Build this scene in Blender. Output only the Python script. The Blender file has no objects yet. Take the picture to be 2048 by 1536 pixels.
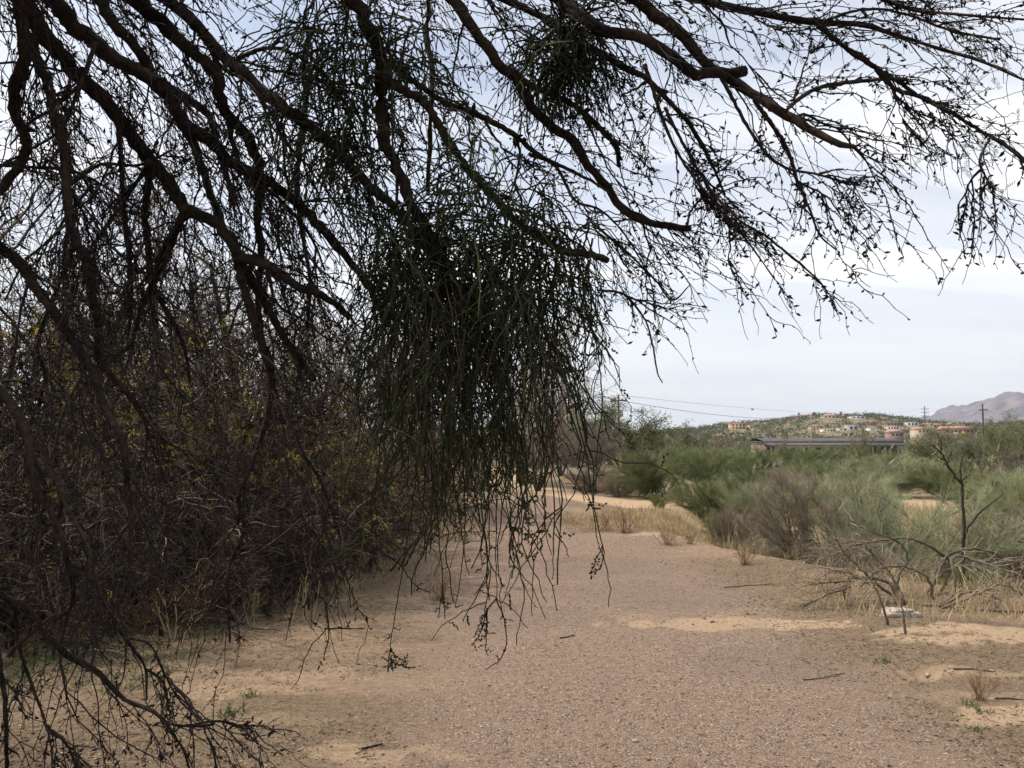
import bpy, math, random
import numpy as np
from mathutils import Vector

# ------------------------------------------------------------------ camera, sky, sun, exposure
S = bpy.context.scene
COL = S.collection
EYE = 1.6
F = 1720.0                       # focal length in pixels of the 2048-wide photograph
PITCH = math.atan((875 - 768) / F)
cam_d = bpy.data.cameras.new('camera')
cam = bpy.data.objects.new('camera', cam_d)
COL.objects.link(cam)
cam.location = (0, 0, EYE)
cam.rotation_euler = (math.pi / 2 + PITCH, 0, 0)
cam_d.sensor_width = 36.0
cam_d.lens = 36.0 * F / 2048
cam_d.clip_start = 0.05
cam_d.clip_end = 20000
S.camera = cam

SUN_DIR = Vector((-0.80, 0.30, 1.15)).normalized()      # towards the sun
sun_d = bpy.data.lights.new('sun', 'SUN')
sun_d.energy = 3.4
sun_d.angle = math.radians(2.5)                           # veiled by thin cloud
sun_d.color = (1.0, 0.93, 0.82)
sun = bpy.data.objects.new('sun', sun_d)
COL.objects.link(sun)
sun.rotation_euler = SUN_DIR.to_track_quat('Z', 'Y').to_euler()

world = bpy.data.worlds.new('World')
S.world = world
world.use_nodes = True
wn = world.node_tree.nodes
wl = world.node_tree.links
for n in list(wn):
    wn.remove(n)
w_out = wn.new('ShaderNodeOutputWorld')
w_bg = wn.new('ShaderNodeBackground')
w_bg.inputs['Strength'].default_value = 0.1
w_sky = wn.new('ShaderNodeTexSky')
w_sky.sky_type = 'NISHITA'
w_sky.sun_disc = False
w_sky.sun_elevation = math.asin(SUN_DIR.z)
w_sky.sun_rotation = math.atan2(SUN_DIR.x, SUN_DIR.y)
w_sky.dust_density = 1.2
w_tc = wn.new('ShaderNodeTexCoord')
w_sep = wn.new('ShaderNodeSeparateXYZ')
wl.new(w_tc.outputs['Generated'], w_sep.inputs[0])


def wmath(op, a, b=None, clamp=False):
    n = wn.new('ShaderNodeMath')
    n.operation = op
    n.use_clamp = clamp
    for i, v in enumerate((a, b)):
        if v is None:
            continue
        if isinstance(v, (int, float)):
            n.inputs[i].default_value = v
        else:
            wl.new(v, n.inputs[i])
    return n.outputs[0]


zc = wmath('MAXIMUM', w_sep.outputs[2], 0.0)
den = wmath('ADD', zc, 0.16)
cx = wmath('DIVIDE', w_sep.outputs[0], den)
cy = wmath('DIVIDE', w_sep.outputs[1], den)
w_cmb = wn.new('ShaderNodeCombineXYZ')
wl.new(cx, w_cmb.inputs[0])
wl.new(cy, w_cmb.inputs[1])
w_map = wn.new('ShaderNodeMapping')
w_map.inputs['Location'].default_value = (12.7, 4.1, 0.0)
w_map.inputs['Rotation'].default_value = (0, 0, math.radians(15))
w_map.inputs['Scale'].default_value = (0.42, 0.95, 1)
wl.new(w_cmb.outputs[0], w_map.inputs[0])
w_n1 = wn.new('ShaderNodeTexNoise')
w_n1.inputs['Scale'].default_value = 0.9
w_n1.inputs['Detail'].default_value = 7
w_n1.inputs['Roughness'].default_value = 0.55
w_n1.inputs['Distortion'].default_value = 0.4
wl.new(w_map.outputs[0], w_n1.inputs['Vector'])
w_ramp = wn.new('ShaderNodeValToRGB')
w_ramp.color_ramp.elements[0].position = 0.38
w_ramp.color_ramp.elements[0].color = (0.12, 0.12, 0.12, 1)
w_ramp.color_ramp.elements[1].position = 0.56
w_ramp.color_ramp.elements[1].color = (0.97, 0.97, 0.97, 1)
wl.new(w_n1.outputs[0], w_ramp.inputs[0])
# thin high cloud gets denser to the eye towards the horizon
low = wmath('SUBTRACT', 1.08, wmath('MULTIPLY', zc, 2.0), clamp=True)
fac = wmath('MAXIMUM', w_ramp.outputs[0], low)
w_n2 = wn.new('ShaderNodeTexNoise')
w_n2.inputs['Scale'].default_value = 1.5
w_n2.inputs['Detail'].default_value = 5
wl.new(w_map.outputs[0], w_n2.inputs['Vector'])
w_cc = wn.new('ShaderNodeValToRGB')
w_cc.color_ramp.elements[0].position = 0.32
w_cc.color_ramp.elements[0].color = (0.63, 0.675, 0.74, 1)
w_cc.color_ramp.elements[1].position = 0.58
w_cc.color_ramp.elements[1].color = (0.86, 0.855, 0.86, 1)
wl.new(w_n2.outputs[0], w_cc.inputs[0])
w_cs = wn.new('ShaderNodeVectorMath')
w_cs.operation = 'SCALE'
w_cs.inputs['Scale'].default_value = 10.0
w_hz = wn.new('ShaderNodeMix')                            # paler, greyer air low over the horizon
w_hz.data_type = 'RGBA'
w_hz.inputs[7].default_value = (0.565, 0.615, 0.655, 1)
wl.new(wmath('SUBTRACT', 0.95, wmath('MULTIPLY', zc, 5.0), clamp=True), w_hz.inputs[0])
wl.new(w_cc.outputs[0], w_hz.inputs[6])
wl.new(w_hz.outputs[2], w_cs.inputs[0])
w_tint = wn.new('ShaderNodeVectorMath')
w_tint.operation = 'MULTIPLY'
w_tint.inputs[1].default_value = (0.95, 0.95, 1.0)
wl.new(w_sky.outputs[0], w_tint.inputs[0])
w_mix = wn.new('ShaderNodeMix')
w_mix.data_type = 'RGBA'
wl.new(fac, w_mix.inputs[0])
wl.new(w_tint.outputs[0], w_mix.inputs[6])
wl.new(w_cs.outputs[0], w_mix.inputs[7])
wl.new(w_mix.outputs[2], w_bg.inputs['Color'])
wl.new(w_bg.outputs[0], w_out.inputs['Surface'])

S.view_settings.view_transform = 'Standard'
S.view_settings.look = 'None'
S.view_settings.exposure = 0.52
S.view_settings.gamma = 1.0
S.view_settings.use_curve_mapping = False
S.render.engine = 'CYCLES'
S.cycles.max_bounces = 6
S.cycles.transparent_max_bounces = 4

rng = np.random.default_rng(7)

# ------------------------------------------------------------------ helpers
_fw = np.array((0, math.cos(PITCH), math.sin(PITCH)))
_up = np.array((0, -math.sin(PITCH), math.cos(PITCH)))
_rt = np.array((1.0, 0, 0))


def at(px, py, Y):
    """the point at distance Y ahead that the photograph shows at pixel (px, py)"""
    d = _fw + _rt * ((px - 1024) / F) + _up * ((768 - py) / F)
    return np.array((0, 0, EYE)) + d * (Y / d[1])


def atx(px, Y):
    return (px - 1024) / F * Y * (math.cos(PITCH) + 0 * Y)


_lat = np.random.default_rng(99).random((256, 256))


def vnoise(x, y):
    xi = np.floor(x).astype(int)
    yi = np.floor(y).astype(int)
    fx = x - xi
    fy = y - yi
    fx = fx * fx * (3 - 2 * fx)
    fy = fy * fy * (3 - 2 * fy)
    a = _lat[xi & 255, yi & 255]
    b = _lat[(xi + 1) & 255, yi & 255]
    c = _lat[xi & 255, (yi + 1) & 255]
    d = _lat[(xi + 1) & 255, (yi + 1) & 255]
    return (a * (1 - fx) + b * fx) * (1 - fy) + (c * (1 - fx) + d * fx) * fy


def fbm(x, y, octv=4, lac=2.03, gain=0.5):
    s = 0
    a = 1
    t = 0
    for i in range(octv):
        s = s + a * vnoise(x + 17.3 * i, y + 9.1 * i)
        t += a
        a *= gain
        x = x * lac
        y = y * lac
    return s / t


def sstep(a, b, x):
    t = np.clip((x - a) / (b - a), 0, 1)
    return t * t * (3 - 2 * t)


def nrm(v):
    return v / np.maximum(np.linalg.norm(v, axis=-1, keepdims=True), 1e-9)


# ---- the lie of the land
_ey = np.array([-40, 4, 6.5, 8.5, 10.4, 12.2, 13.8, 16, 19, 23, 30, 60, 9000.])
_ex = np.array([9, 7.5, 6.2, 5.1, 3.9, 3.1, 2.7, 2.6, 3.4, 5.2, 6.5, 9, 9.])
_ed = np.array([0.6, 0.7, 0.8, 0.9, 0.85, 0.7, 0.55, 0.4, 0.45, 0.7, 0.9, 1.2, 1.2])
_hx = np.array([-3000, -900, -200, -60, 60, 130, 155, 180, 199, 215, 250, 272, 290, 310, 330, 360, 420, 900, 3000.])
_hh = np.array([30, 16, 8, 4, 3.5, 7.5, 11, 12.5, 15.5, 17.0, 16.8, 14, 11.5, 10.5, 10, 12, 15, 20, 40.])


def gz(x, y):
    x = np.asarray(x, float)
    y = np.asarray(y, float)
    e = np.interp(y, _ey, _ex)
    dp = np.interp(y, _ey, _ed)
    wid = 0.8 + 0.02 * np.maximum(y, 0)
    z = -dp * sstep(-0.15, wid, x - e)
    z = z - 1.1 * sstep(35, 130, y) * sstep(2, 14, x)
    near = 1 - sstep(60, 200, np.abs(y))
    z = z + near * (0.055 * (fbm(x * 0.7 + 5, y * 0.7, 3) - 0.5) + 0.05 * (fbm(x * 2.6, y * 2.6 + 3, 4) - 0.5))
    # low lip along the bank and mounds of blown sand
    z = z + 0.07 * np.exp(-((x - e + 0.35) / 0.4) ** 2) * sstep(5, 9, y) * (1 - sstep(17, 22, y))
    for mx, my, r, h in ((3.75, 7.2, 0.8, 0.07), (1.65, 13.2, 0.7, 0.10), (0.55, 21.0, 0.9, 0.22), (1.4, 15.5, 0.7, 0.07)):
        z = z + h * np.exp(-((x - mx) ** 2 + (y - my) ** 2) / (r * r))
    # animal burrow
    q = ((x - 2.76) / 0.13) ** 2 + ((y - 5.93) / 0.12) ** 2
    z = z - 0.085 * np.exp(-q * q) + 0.03 * np.exp(-(((x - 3.0) / 0.2) ** 2 + ((y - 5.95) / 0.22) ** 2))
    # the far hill
    hill = np.interp(x * 600 / np.maximum(y, 300), _hx, _hh)
    rid = sstep(260, 610, y) * (1 - 0.75 * sstep(640, 1100, y))
    z = z + rid * (hill + 1.2 * (fbm(x / 35, y / 35, 4) - 0.5) * 4 + 2.0)
    return z


def ground_hit(px, py):
    """where the sight line through a pixel meets the ground"""
    d = at(px, py, 1.0) - np.array((0, 0, EYE))
    lo = 1.0
    Y = lo
    prev = lo
    while Y < 900:
        p = np.array((0, 0, EYE)) + d * Y
        if p[2] <= float(gz(p[0], p[1])):
            break
        prev = Y
        Y *= 1.02
    a, b = prev, Y
    for _ in range(20):
        m = (a + b) / 2
        p = np.array((0, 0, EYE)) + d * m
        if p[2] <= float(gz(p[0], p[1])):
            b = m
        else:
            a = m
    p = np.array((0, 0, EYE)) + d * b
    return np.array((p[0], p[1], float(gz(p[0], p[1]))))


# ---- mesh building
class MB:
    def __init__(self):
        self.V = []
        self.Q = []
        self.T = []
        self.tone = []
        self.n = 0

    def add(self, V, Q=None, T=None, tone=None):
        V = np.asarray(V, np.float32).reshape(-1, 3)
        if Q is not None and len(Q):
            self.Q.append(np.asarray(Q, np.int32).reshape(-1, 4) + self.n)
        if T is not None and len(T):
            self.T.append(np.asarray(T, np.int32).reshape(-1, 3) + self.n)
        self.V.append(V)
        self.tone.append(np.full(len(V), 0.5, np.float32) if tone is None else np.asarray(tone, np.float32).ravel())
        self.n += len(V)

    def box(self, c, s, rz=0.0):
        x, y, z = np.array(s) / 2
        v = np.array([(-x, -y, -z), (x, -y, -z), (x, y, -z), (-x, y, -z), (-x, -y, z), (x, -y, z), (x, y, z), (-x, y, z)])
        ca, sa = math.cos(rz), math.sin(rz)
        v = v @ np.array([(ca, sa, 0), (-sa, ca, 0), (0, 0, 1)]) + np.array(c)
        self.add(v, [(0, 3, 2, 1), (4, 5, 6, 7), (0, 1, 5, 4), (1, 2, 6, 5), (2, 3, 7, 6), (3, 0, 4, 7)])

    def tubes(self, P, R, sides=3, cap=True, tone=None):
        """P (N,K,3) centre lines, R (N,K) radii"""
        P = np.asarray(P, float)
        R = np.asarray(R, float)
        N, K, _ = P.shape
        if N == 0:
            return
        t = np.gradient(P, axis=1)
        t = nrm(t)
        m = nrm(t.mean(axis=1))
        ref = np.where(np.abs(m[:, 2:3]) < 0.8, np.array([[0, 0, 1.0]]), np.array([[1.0, 0.3, 0]]))
        u = nrm(np.cross(t, ref[:, None, :]))
        v = np.cross(t, u)
        a = np.arange(sides) * 2 * math.pi / sides
        ring = P[:, :, None, :] + R[:, :, None, None] * (np.cos(a)[None, None, :, None] * u[:, :, None, :] + np.sin(a)[None, None, :, None] * v[:, :, None, :])
        idx = np.arange(N * K * sides).reshape(N, K, sides)
        A = idx[:, :-1, :]
        B = np.roll(A, -1, axis=2)
        D = idx[:, 1:, :]
        C = np.roll(D, -1, axis=2)
        q = np.stack((A, B, C, D), -1).reshape(-1, 4)
        tn = None
        if tone is not None:
            tn = np.repeat(np.asarray(tone), K * sides)
        T = []
        if cap and sides == 3:
            T = np.concatenate((idx[:, 0, ::-1].reshape(-1, 3), idx[:, -1, :].reshape(-1, 3)))
        elif cap:
            for k in range(1, sides - 1):
                T.append(idx[:, 0, [0, k + 1, k]].reshape(-1, 3))
                T.append(idx[:, -1, [0, k, k + 1]].reshape(-1, 3))
            T = np.concatenate(T)
        self.add(ring, q, T, tn)

    def leaves(self, c, d, L, W, tone=None):
        """rhombic blades: c (N,3) base, d (N,3) direction"""
        N = len(c)
        if N == 0:
            return
        d = nrm(d)
        s = nrm(np.cross(d, nrm(rng.normal(size=(N, 3)))))
        L = np.broadcast_to(L, (N,))[:, None]
        W = np.broadcast_to(W, (N,))[:, None]
        v = np.stack((c, c + d * L * 0.5 + s * W * 0.5, c + d * L, c + d * L * 0.5 - s * W * 0.5), 1)
        q = np.arange(N * 4).reshape(N, 4)
        self.add(v, q, None, None if tone is None else np.repeat(tone, 4))

    def buds(self, c, d, L, W, tone=None):
        """little spindle-shaped spurs: 3-sided double cones"""
        N = len(c)
        if N == 0:
            return
        d = nrm(d)
        s = nrm(np.cross(d, nrm(rng.normal(size=(N, 3)) + 0.01)))
        b = np.cross(d, s)
        L = np.broadcast_to(L, (N,))[:, None]
        W = np.broadcast_to(W, (N,))[:, None]
        m = c + d * L * 0.45
        v = np.stack((c - d * L * 0.1, m + s * W, m + (-0.5 * s + 0.866 * b) * W, m + (-0.5 * s - 0.866 * b) * W, c + d * L), 1)
        base = (np.arange(N) * 5)[:, None]
        f = np.array([(0, 2, 1), (0, 3, 2), (0, 1, 3), (4, 1, 2), (4, 2, 3), (4, 3, 1)]).reshape(1, -1)
        T = (base + f).reshape(-1, 3)
        self.add(v, None, T, None if tone is None else np.repeat(tone, 5))

    def build(self, name, mat, parent=None, smooth=False):
        me = bpy.data.meshes.new(name)
        V = np.concatenate(self.V) if self.V else np.zeros((0, 3), np.float32)
        Q = np.concatenate(self.Q) if self.Q else np.zeros((0, 4), np.int32)
        T = np.concatenate(self.T) if self.T else np.zeros((0, 3), np.int32)
        me.vertices.add(len(V))
        me.vertices.foreach_set('co', V.astype(np.float32).ravel())
        loops = np.concatenate((Q.ravel(), T.ravel())).astype(np.int32)
        me.loops.add(len(loops))
        me.loops.foreach_set('vertex_index', loops)
        cnt = np.concatenate((np.full(len(Q), 4), np.full(len(T), 3))).astype(np.int32)
        st = np.concatenate(([0], np.cumsum(cnt)[:-1])).astype(np.int32) if len(cnt) else np.zeros(0, np.int32)
        me.polygons.add(len(cnt))
        me.polygons.foreach_set('loop_start', st)
        me.polygons.foreach_set('loop_total', cnt)
        if smooth:
            me.polygons.foreach_set('use_smooth', np.ones(len(cnt), bool))
        at_ = me.attributes.new('tone', 'FLOAT', 'POINT')
        at_.data.foreach_set('value', np.concatenate(self.tone).astype(np.float32) if self.tone else np.zeros(0, np.float32))
        me.update(calc_edges=True)
        if mat:
            me.materials.append(mat)
        o = bpy.data.objects.new(name, me)
        COL.objects.link(o)
        if parent is not None:
            o.parent = parent
        return o


def tag(o, label=None, cat=None, group=None, kind=None):
    if label:
        o['label'] = label
    if cat:
        o['category'] = cat
    if group:
        o['group'] = group
    if kind:
        o['kind'] = kind
    return o


def thing(name, label, cat, loc=(0, 0, 0), rz=0.0, group=None, scale=1.0):
    o = bpy.data.objects.new(name, None)
    o.empty_display_size = 0.2
    COL.objects.link(o)
    o.location = [float(v) for v in loc]
    o.rotation_euler = (0, 0, rz)
    o.scale = (scale,) * 3 if np.isscalar(scale) else scale
    return tag(o, label, cat, group)


def clone(root, label, loc, rz=0.0, scale=1.0, group=None):
    r = root.copy()
    COL.objects.link(r)
    r.location = [float(v) for v in loc]
    r.rotation_euler = (0, 0, rz)
    r.scale = (scale,) * 3 if np.isscalar(scale) else scale
    r['label'] = label
    if group:
        r['group'] = group
    elif 'group' in r:
        del r['group']
    for ch in list(root.children):
        c = ch.copy()
        COL.objects.link(c)
        c.parent = r
        for g in list(ch.children):
            d = g.copy()
            COL.objects.link(d)
            d.parent = c
    return r


# ---- growth
def grow(start, dirs, length, K, wander=0.15, trop=(0, 0, 0), kink=None):
    """polylines that wander and bend towards a tropism; returns (N,K,3)"""
    N = len(start)
    P = np.zeros((N, K, 3))
    P[:, 0] = start
    d = nrm(np.asarray(dirs, float))
    step = (np.broadcast_to(length, (N,)) / (K - 1))[:, None]
    tr = np.asarray(trop, float)
    for k in range(1, K):
        d = nrm(d + wander * rng.normal(size=(N, 3)) + tr)
        dd = d
        if kink:
            dd = nrm(d + kink * rng.normal(size=(N, 3)))
        P[:, k] = P[:, k - 1] + dd * step
    return P


def taper(N, K, r0, r1):
    r0 = np.broadcast_to(r0, (N,))[:, None]
    r1 = np.broadcast_to(r1, (N,))[:, None]
    t = np.linspace(0, 1, K)[None, :]
    return r0 * (1 - t) + r1 * t


def sprout(P, n, tmin, tmax, amin, amax, up=(0, 0, 0)):
    """n starts along the polylines P with directions that leave them at an angle"""
    N, K, _ = P.shape
    i = rng.integers(0, N, n)
    t = (tmin + (tmax - tmin) * rng.random(n)) * (K - 1.001)
    k = t.astype(int)
    f = (t - k)[:, None]
    a = P[i, k]
    b = P[i, k + 1]
    tan = nrm(b - a)
    ax = nrm(np.cross(tan, rng.normal(size=(n, 3))))
    ang = (amin + (amax - amin) * rng.random(n))[:, None]
    d = tan * np.cos(ang) + ax * np.sin(ang) + np.asarray(up)
    return a * (1 - f) + b * f, nrm(d), i, t / (K - 1)


def catmull(pts, K):
    pts = np.asarray(pts, float)
    p = np.vstack((2 * pts[0] - pts[1], pts, 2 * pts[-1] - pts[-2]))
    seg = np.linalg.norm(np.diff(pts[:, :3], axis=0), axis=1)
    cum = np.concatenate(([0], np.cumsum(seg)))
    s = np.linspace(0, cum[-1], K)
    i = np.clip(np.searchsorted(cum, s, 'right') - 1, 0, len(pts) - 2)
    t = ((s - cum[i]) / np.maximum(seg[i], 1e-9))[:, None]
    a, b, c, d = p[i], p[i + 1], p[i + 2], p[i + 3]
    return 0.5 * (2 * b + (c - a) * t + (2 * a - 5 * b + 4 * c - d) * t ** 2 + (3 * b - a - 3 * c + d) * t ** 3)


# ------------------------------------------------------------------ materials
def new_mat(name):
    m = bpy.data.materials.new(name)
    m.use_nodes = True
    nt = m.node_tree
    b = nt.nodes['Principled BSDF']
    return m, nt, b


def mat_plain(name, col, rough=0.9, var=0.25, scale=8.0, bump=0.0, spec=0.2, metal=0.0):
    """a colour broken up by noise"""
    m, nt, b = new_mat(name)
    tc = nt.nodes.new('ShaderNodeTexCoord')
    nz = nt.nodes.new('ShaderNodeTexNoise')
    nz.inputs['Scale'].default_value = scale
    nz.inputs['Detail'].default_value = 6
    nt.links.new(tc.outputs['Object'], nz.inputs['Vector'])
    rp = nt.nodes.new('ShaderNodeValToRGB')
    rp.color_ramp.elements[0].position = 0.3
    rp.color_ramp.elements[1].position = 0.7
    rp.color_ramp.elements[0].color = tuple(c * (1 - var) for c in col) + (1,)
    rp.color_ramp.elements[1].color = tuple(min(1, c * (1 + var)) for c in col) + (1,)
    nt.links.new(nz.outputs[0], rp.inputs[0])
    nt.links.new(rp.outputs[0], b.inputs['Base Color'])
    b.inputs['Roughness'].default_value = rough
    b.inputs['Specular IOR Level'].default_value = spec
    b.inputs['Metallic'].default_value = metal
    if bump:
        bp = nt.nodes.new('ShaderNodeBump')
        bp.inputs['Strength'].default_value = 0.6
        bp.inputs['Distance'].default_value = bump
        nt.links.new(nz.outputs[0], bp.inputs['Height'])
        nt.links.new(bp.outputs[0], b.inputs['Normal'])
    return m


def mat_plant(name, c0, c1, c2=None, trans=0.0, rough=0.8):
    """colour runs from c0 to c1 by the strand's own tone, with some noise"""
    m, nt, b = new_mat(name)
    atn = nt.nodes.new('ShaderNodeAttribute')
    atn.attribute_name = 'tone'
    rp = nt.nodes.new('ShaderNodeValToRGB')
    els = rp.color_ramp.elements
    els[0].position = 0.0
    els[0].color = (*c0, 1)
    els[1].position = 1.0
    els[1].color = (*c1, 1)
    if c2:
        e = els.new(0.5)
        e.color = (*c2, 1)
    nt.links.new(atn.outputs['Fac'], rp.inputs[0])
    src = rp.outputs[0]
    oi = nt.nodes.new('ShaderNodeObjectInfo')
    hs = nt.nodes.new('ShaderNodeHueSaturation')
    mp = nt.nodes.new('ShaderNodeMapRange')
    mp.inputs['To Min'].default_value = 0.82
    mp.inputs['To Max'].default_value = 1.18
    nt.links.new(oi.outputs['Random'], mp.inputs['Value'])
    nt.links.new(mp.outputs[0], hs.inputs['Value'])
    nt.links.new(src, hs.inputs['Color'])
    nt.links.new(hs.outputs[0], b.inputs['Base Color'])
    b.inputs['Roughness'].default_value = rough
    b.inputs['Specular IOR Level'].default_value = 0.15
    if trans:
        tr = nt.nodes.new('ShaderNodeBsdfTranslucent')
        nt.links.new(hs.outputs[0], tr.inputs['Color'])
        mx = nt.nodes.new('ShaderNodeMixShader')
        mx.inputs[0].default_value = trans
        out = nt.nodes['Material Output']
        nt.links.new(b.outputs[0], mx.inputs[1])
        nt.links.new(tr.outputs[0], mx.inputs[2])
        nt.links.new(mx.outputs[0], out.inputs['Surface'])
    return m


def mat_bark(name, c0, c1, scale=40.0):
    m, nt, b = new_mat(name)
    tc = nt.nodes.new('ShaderNodeTexCoord')
    nz = nt.nodes.new('ShaderNodeTexNoise')
    nz.inputs['Scale'].default_value = scale
    nz.inputs['Detail'].default_value = 8
    nz.inputs['Roughness'].default_value = 0.7
    nt.links.new(tc.outputs['Object'], nz.inputs['Vector'])
    n2 = nt.nodes.new('ShaderNodeTexNoise')
    n2.inputs['Scale'].default_value = scale / 14
    n2.inputs['Detail'].default_value = 3
    nt.links.new(tc.outputs['Object'], n2.inputs['Vector'])
    mx = nt.nodes.new('ShaderNodeMath')
    mx.operation = 'MULTIPLY'
    nt.links.new(nz.outputs[0], mx.inputs[0])
    nt.links.new(n2.outputs[0], mx.inputs[1])
    rp = nt.nodes.new('ShaderNodeValToRGB')
    rp.color_ramp.elements[0].position = 0.16
    rp.color_ramp.elements[0].color = (*c0, 1)
    rp.color_ramp.elements[1].position = 0.42
    rp.color_ramp.elements[1].color = (*c1, 1)
    nt.links.new(mx.outputs[0], rp.inputs[0])
    nt.links.new(rp.outputs[0], b.inputs['Base Color'])
    b.inputs['Roughness'].default_value = 0.95
    b.inputs['Specular IOR Level'].default_value = 0.1
    bp = nt.nodes.new('ShaderNodeBump')
    bp.inputs['Strength'].default_value = 0.9
    bp.inputs['Distance'].default_value = 0.008
    nt.links.new(nz.outputs[0], bp.inputs['Height'])
    nt.links.new(bp.outputs[0], b.inputs['Normal'])
    return m


M = {}
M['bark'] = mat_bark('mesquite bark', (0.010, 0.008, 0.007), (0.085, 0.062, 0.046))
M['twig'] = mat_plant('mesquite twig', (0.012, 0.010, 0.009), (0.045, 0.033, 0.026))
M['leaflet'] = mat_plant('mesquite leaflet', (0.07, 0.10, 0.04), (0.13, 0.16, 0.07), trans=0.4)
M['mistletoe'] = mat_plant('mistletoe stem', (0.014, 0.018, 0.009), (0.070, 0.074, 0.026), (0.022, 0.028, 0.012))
M['mistletoe_dead'] = mat_plant('dry mistletoe stem', (0.07, 0.04, 0.03), (0.14, 0.09, 0.06))
M['thicket_bark'] = mat_bark('thicket bark', (0.035, 0.027, 0.022), (0.12, 0.09, 0.068), 25)
M['thicket_twig'] = mat_plant('thicket twig', (0.018, 0.014, 0.011), (0.22, 0.17, 0.125), (0.040, 0.029, 0.020))
M['thicket_leaf'] = mat_plant('yellowing thicket leaf', (0.13, 0.115, 0.03), (0.38, 0.275, 0.07), trans=0.45)
M['pale_leaf'] = mat_plant('pale spring leaf', (0.16, 0.16, 0.07), (0.28, 0.25, 0.11), trans=0.45)
M['broom'] = mat_plant('green broom twig', (0.20, 0.235, 0.115), (0.47, 0.49, 0.265), (0.32, 0.365, 0.18), trans=0.45)
M['broom_pale'] = mat_plant('pale green broom twig', (0.29, 0.315, 0.19), (0.60, 0.60, 0.41), (0.43, 0.465, 0.29), trans=0.45)
M['broom_bright'] = mat_plant('bright green broom twig', (0.13, 0.155, 0.04), (0.28, 0.29, 0.10))
M['dry_twig'] = mat_plant('dry grey twig', (0.15, 0.12, 0.09), (0.42, 0.34, 0.25), (0.26, 0.21, 0.155))
M['dry_stem'] = mat_bark('dead wood', (0.08, 0.06, 0.045), (0.27, 0.22, 0.17), 30)
M['rust_twig'] = mat_plant('rusty dry weed', (0.14, 0.075, 0.04), (0.30, 0.18, 0.10))
M['straw'] = mat_plant('straw grass', (0.30, 0.23, 0.12), (0.55, 0.44, 0.26), trans=0.2)
M['straw_far'] = mat_plant('tan brush', (0.20, 0.155, 0.09), (0.38, 0.30, 0.18), trans=0.2)
M['green_weed'] = mat_plant('green weed', (0.05, 0.09, 0.03), (0.12, 0.17, 0.06), trans=0.2)
M['far_leaf'] = mat_plant('mesquite foliage', (0.10, 0.11, 0.055), (0.26, 0.25, 0.135), (0.17, 0.175, 0.09), trans=0.3)
M['hill_leaf'] = mat_plant('hillside foliage', (0.04, 0.052, 0.03), (0.12, 0.125, 0.065), (0.065, 0.08, 0.042), trans=0.1)
M['far_bark'] = mat_plain('distant bark', (0.06, 0.048, 0.04), var=0.3)
M['far_brown'] = mat_plant('bare brown twigs', (0.10, 0.08, 0.065), (0.22, 0.18, 0.15), (0.15, 0.12, 0.1))


# ------------------------------------------------------------------ ground
def graded(lo, fine_lo, fine_hi, hi, step, g):
    mid = list(np.arange(fine_lo, fine_hi, step))
    up = [fine_hi]
    s = step
    while up[-1] < hi:
        s *= g
        up.append(up[-1] + s)
    dn = [fine_lo]
    s = step
    while dn[-1] > lo:
        s *= g
        dn.append(dn[-1] - s)
    return np.array(dn[::-1][:-1] + mid + up)


gx = graded(-4500, -4.0, 5.6, 4500, 0.075, 1.085)
gy = graded(-40, 3.4, 11.0, 9000, 0.06, 1.03)
GX, GY = np.meshgrid(gx, gy)
GZ = gz(GX, GY)
nx, ny = len(gx), len(gy)
idx = np.arange(nx * ny).reshape(ny, nx)
gq = np.stack((idx[:-1, :-1], idx[:-1, 1:], idx[1:, 1:], idx[1:, :-1]), -1).reshape(-1, 4)

# which soil lies where: sand, path gravel, litter, straw-covered, scrub
pc = np.interp(GY, [0, 4, 8, 13, 20, 31, 45, 80], [0.9, 0.8, 0.75, 0.55, 0.25, 0.1, -1.5, -8])
pw = np.interp(GY, [0, 4, 9, 14, 20, 31, 50], [1.7, 1.75, 1.75, 1.6, 1.0, 0.8, 1.0])
wob = (fbm(GX * 0.6 + 31, GY * 0.6, 4) - 0.5) * 2.4
path = 1 - sstep(0.4, 1.45, np.abs(GX - pc + wob * 0.7) / pw)
path = np.clip(path, 0, 1) * (1 - sstep(50, 70, GY))
sand = sstep(0.60, 0.74, fbm(GX * 0.55 + 3, GY * 0.75 + 11, 4)) * 0.30
for px, py, rx, ry, a in ((1500, 1243, 1.05, 0.27, 1.0), (1330, 1240, 0.8, 0.25, 0.55), (1950, 1275, 0.85, 0.36, 1.0), (2010, 1420, 0.38, 0.22, 1.0), (1880, 1385, .28, .2, .5),
                          (1920, 1335, 0.5, 0.12, 0.7), (560, 1345, 0.75, 0.24, 0.6), (460, 1375, .5, .2, .6), (700, 1490, 0.35, 0.2, 0.75), (800, 1500, 0.5, 0.16, 0.6),
                          (860, 1350, 0.7, 0.2, 0.35), (1280, 1075, 0.7, 0.4, 0.8), (1560, 1120, 0.9, 0.35, 0.55), (1640, 1190, 0.7, 0.2, 0.5), (560, 1430, 0.5, 0.12, 0.5), (330, 1330, .5, .15, .5)):
    Yc = EYE * F / (py - 875)
    Xc = (px - 1024) / F * Yc
    q = ((GX - Xc) / rx) ** 2 + ((GY - Yc) / ry) ** 2
    q = q + (fbm(GX * 4.5 + px, GY * 5.5, 5, 2.03, 0.62) - 0.5) * 3.2
    sand = np.maximum(sand, a * 0.8 * (1 - sstep(0.55, 1.0, q)))
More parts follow.
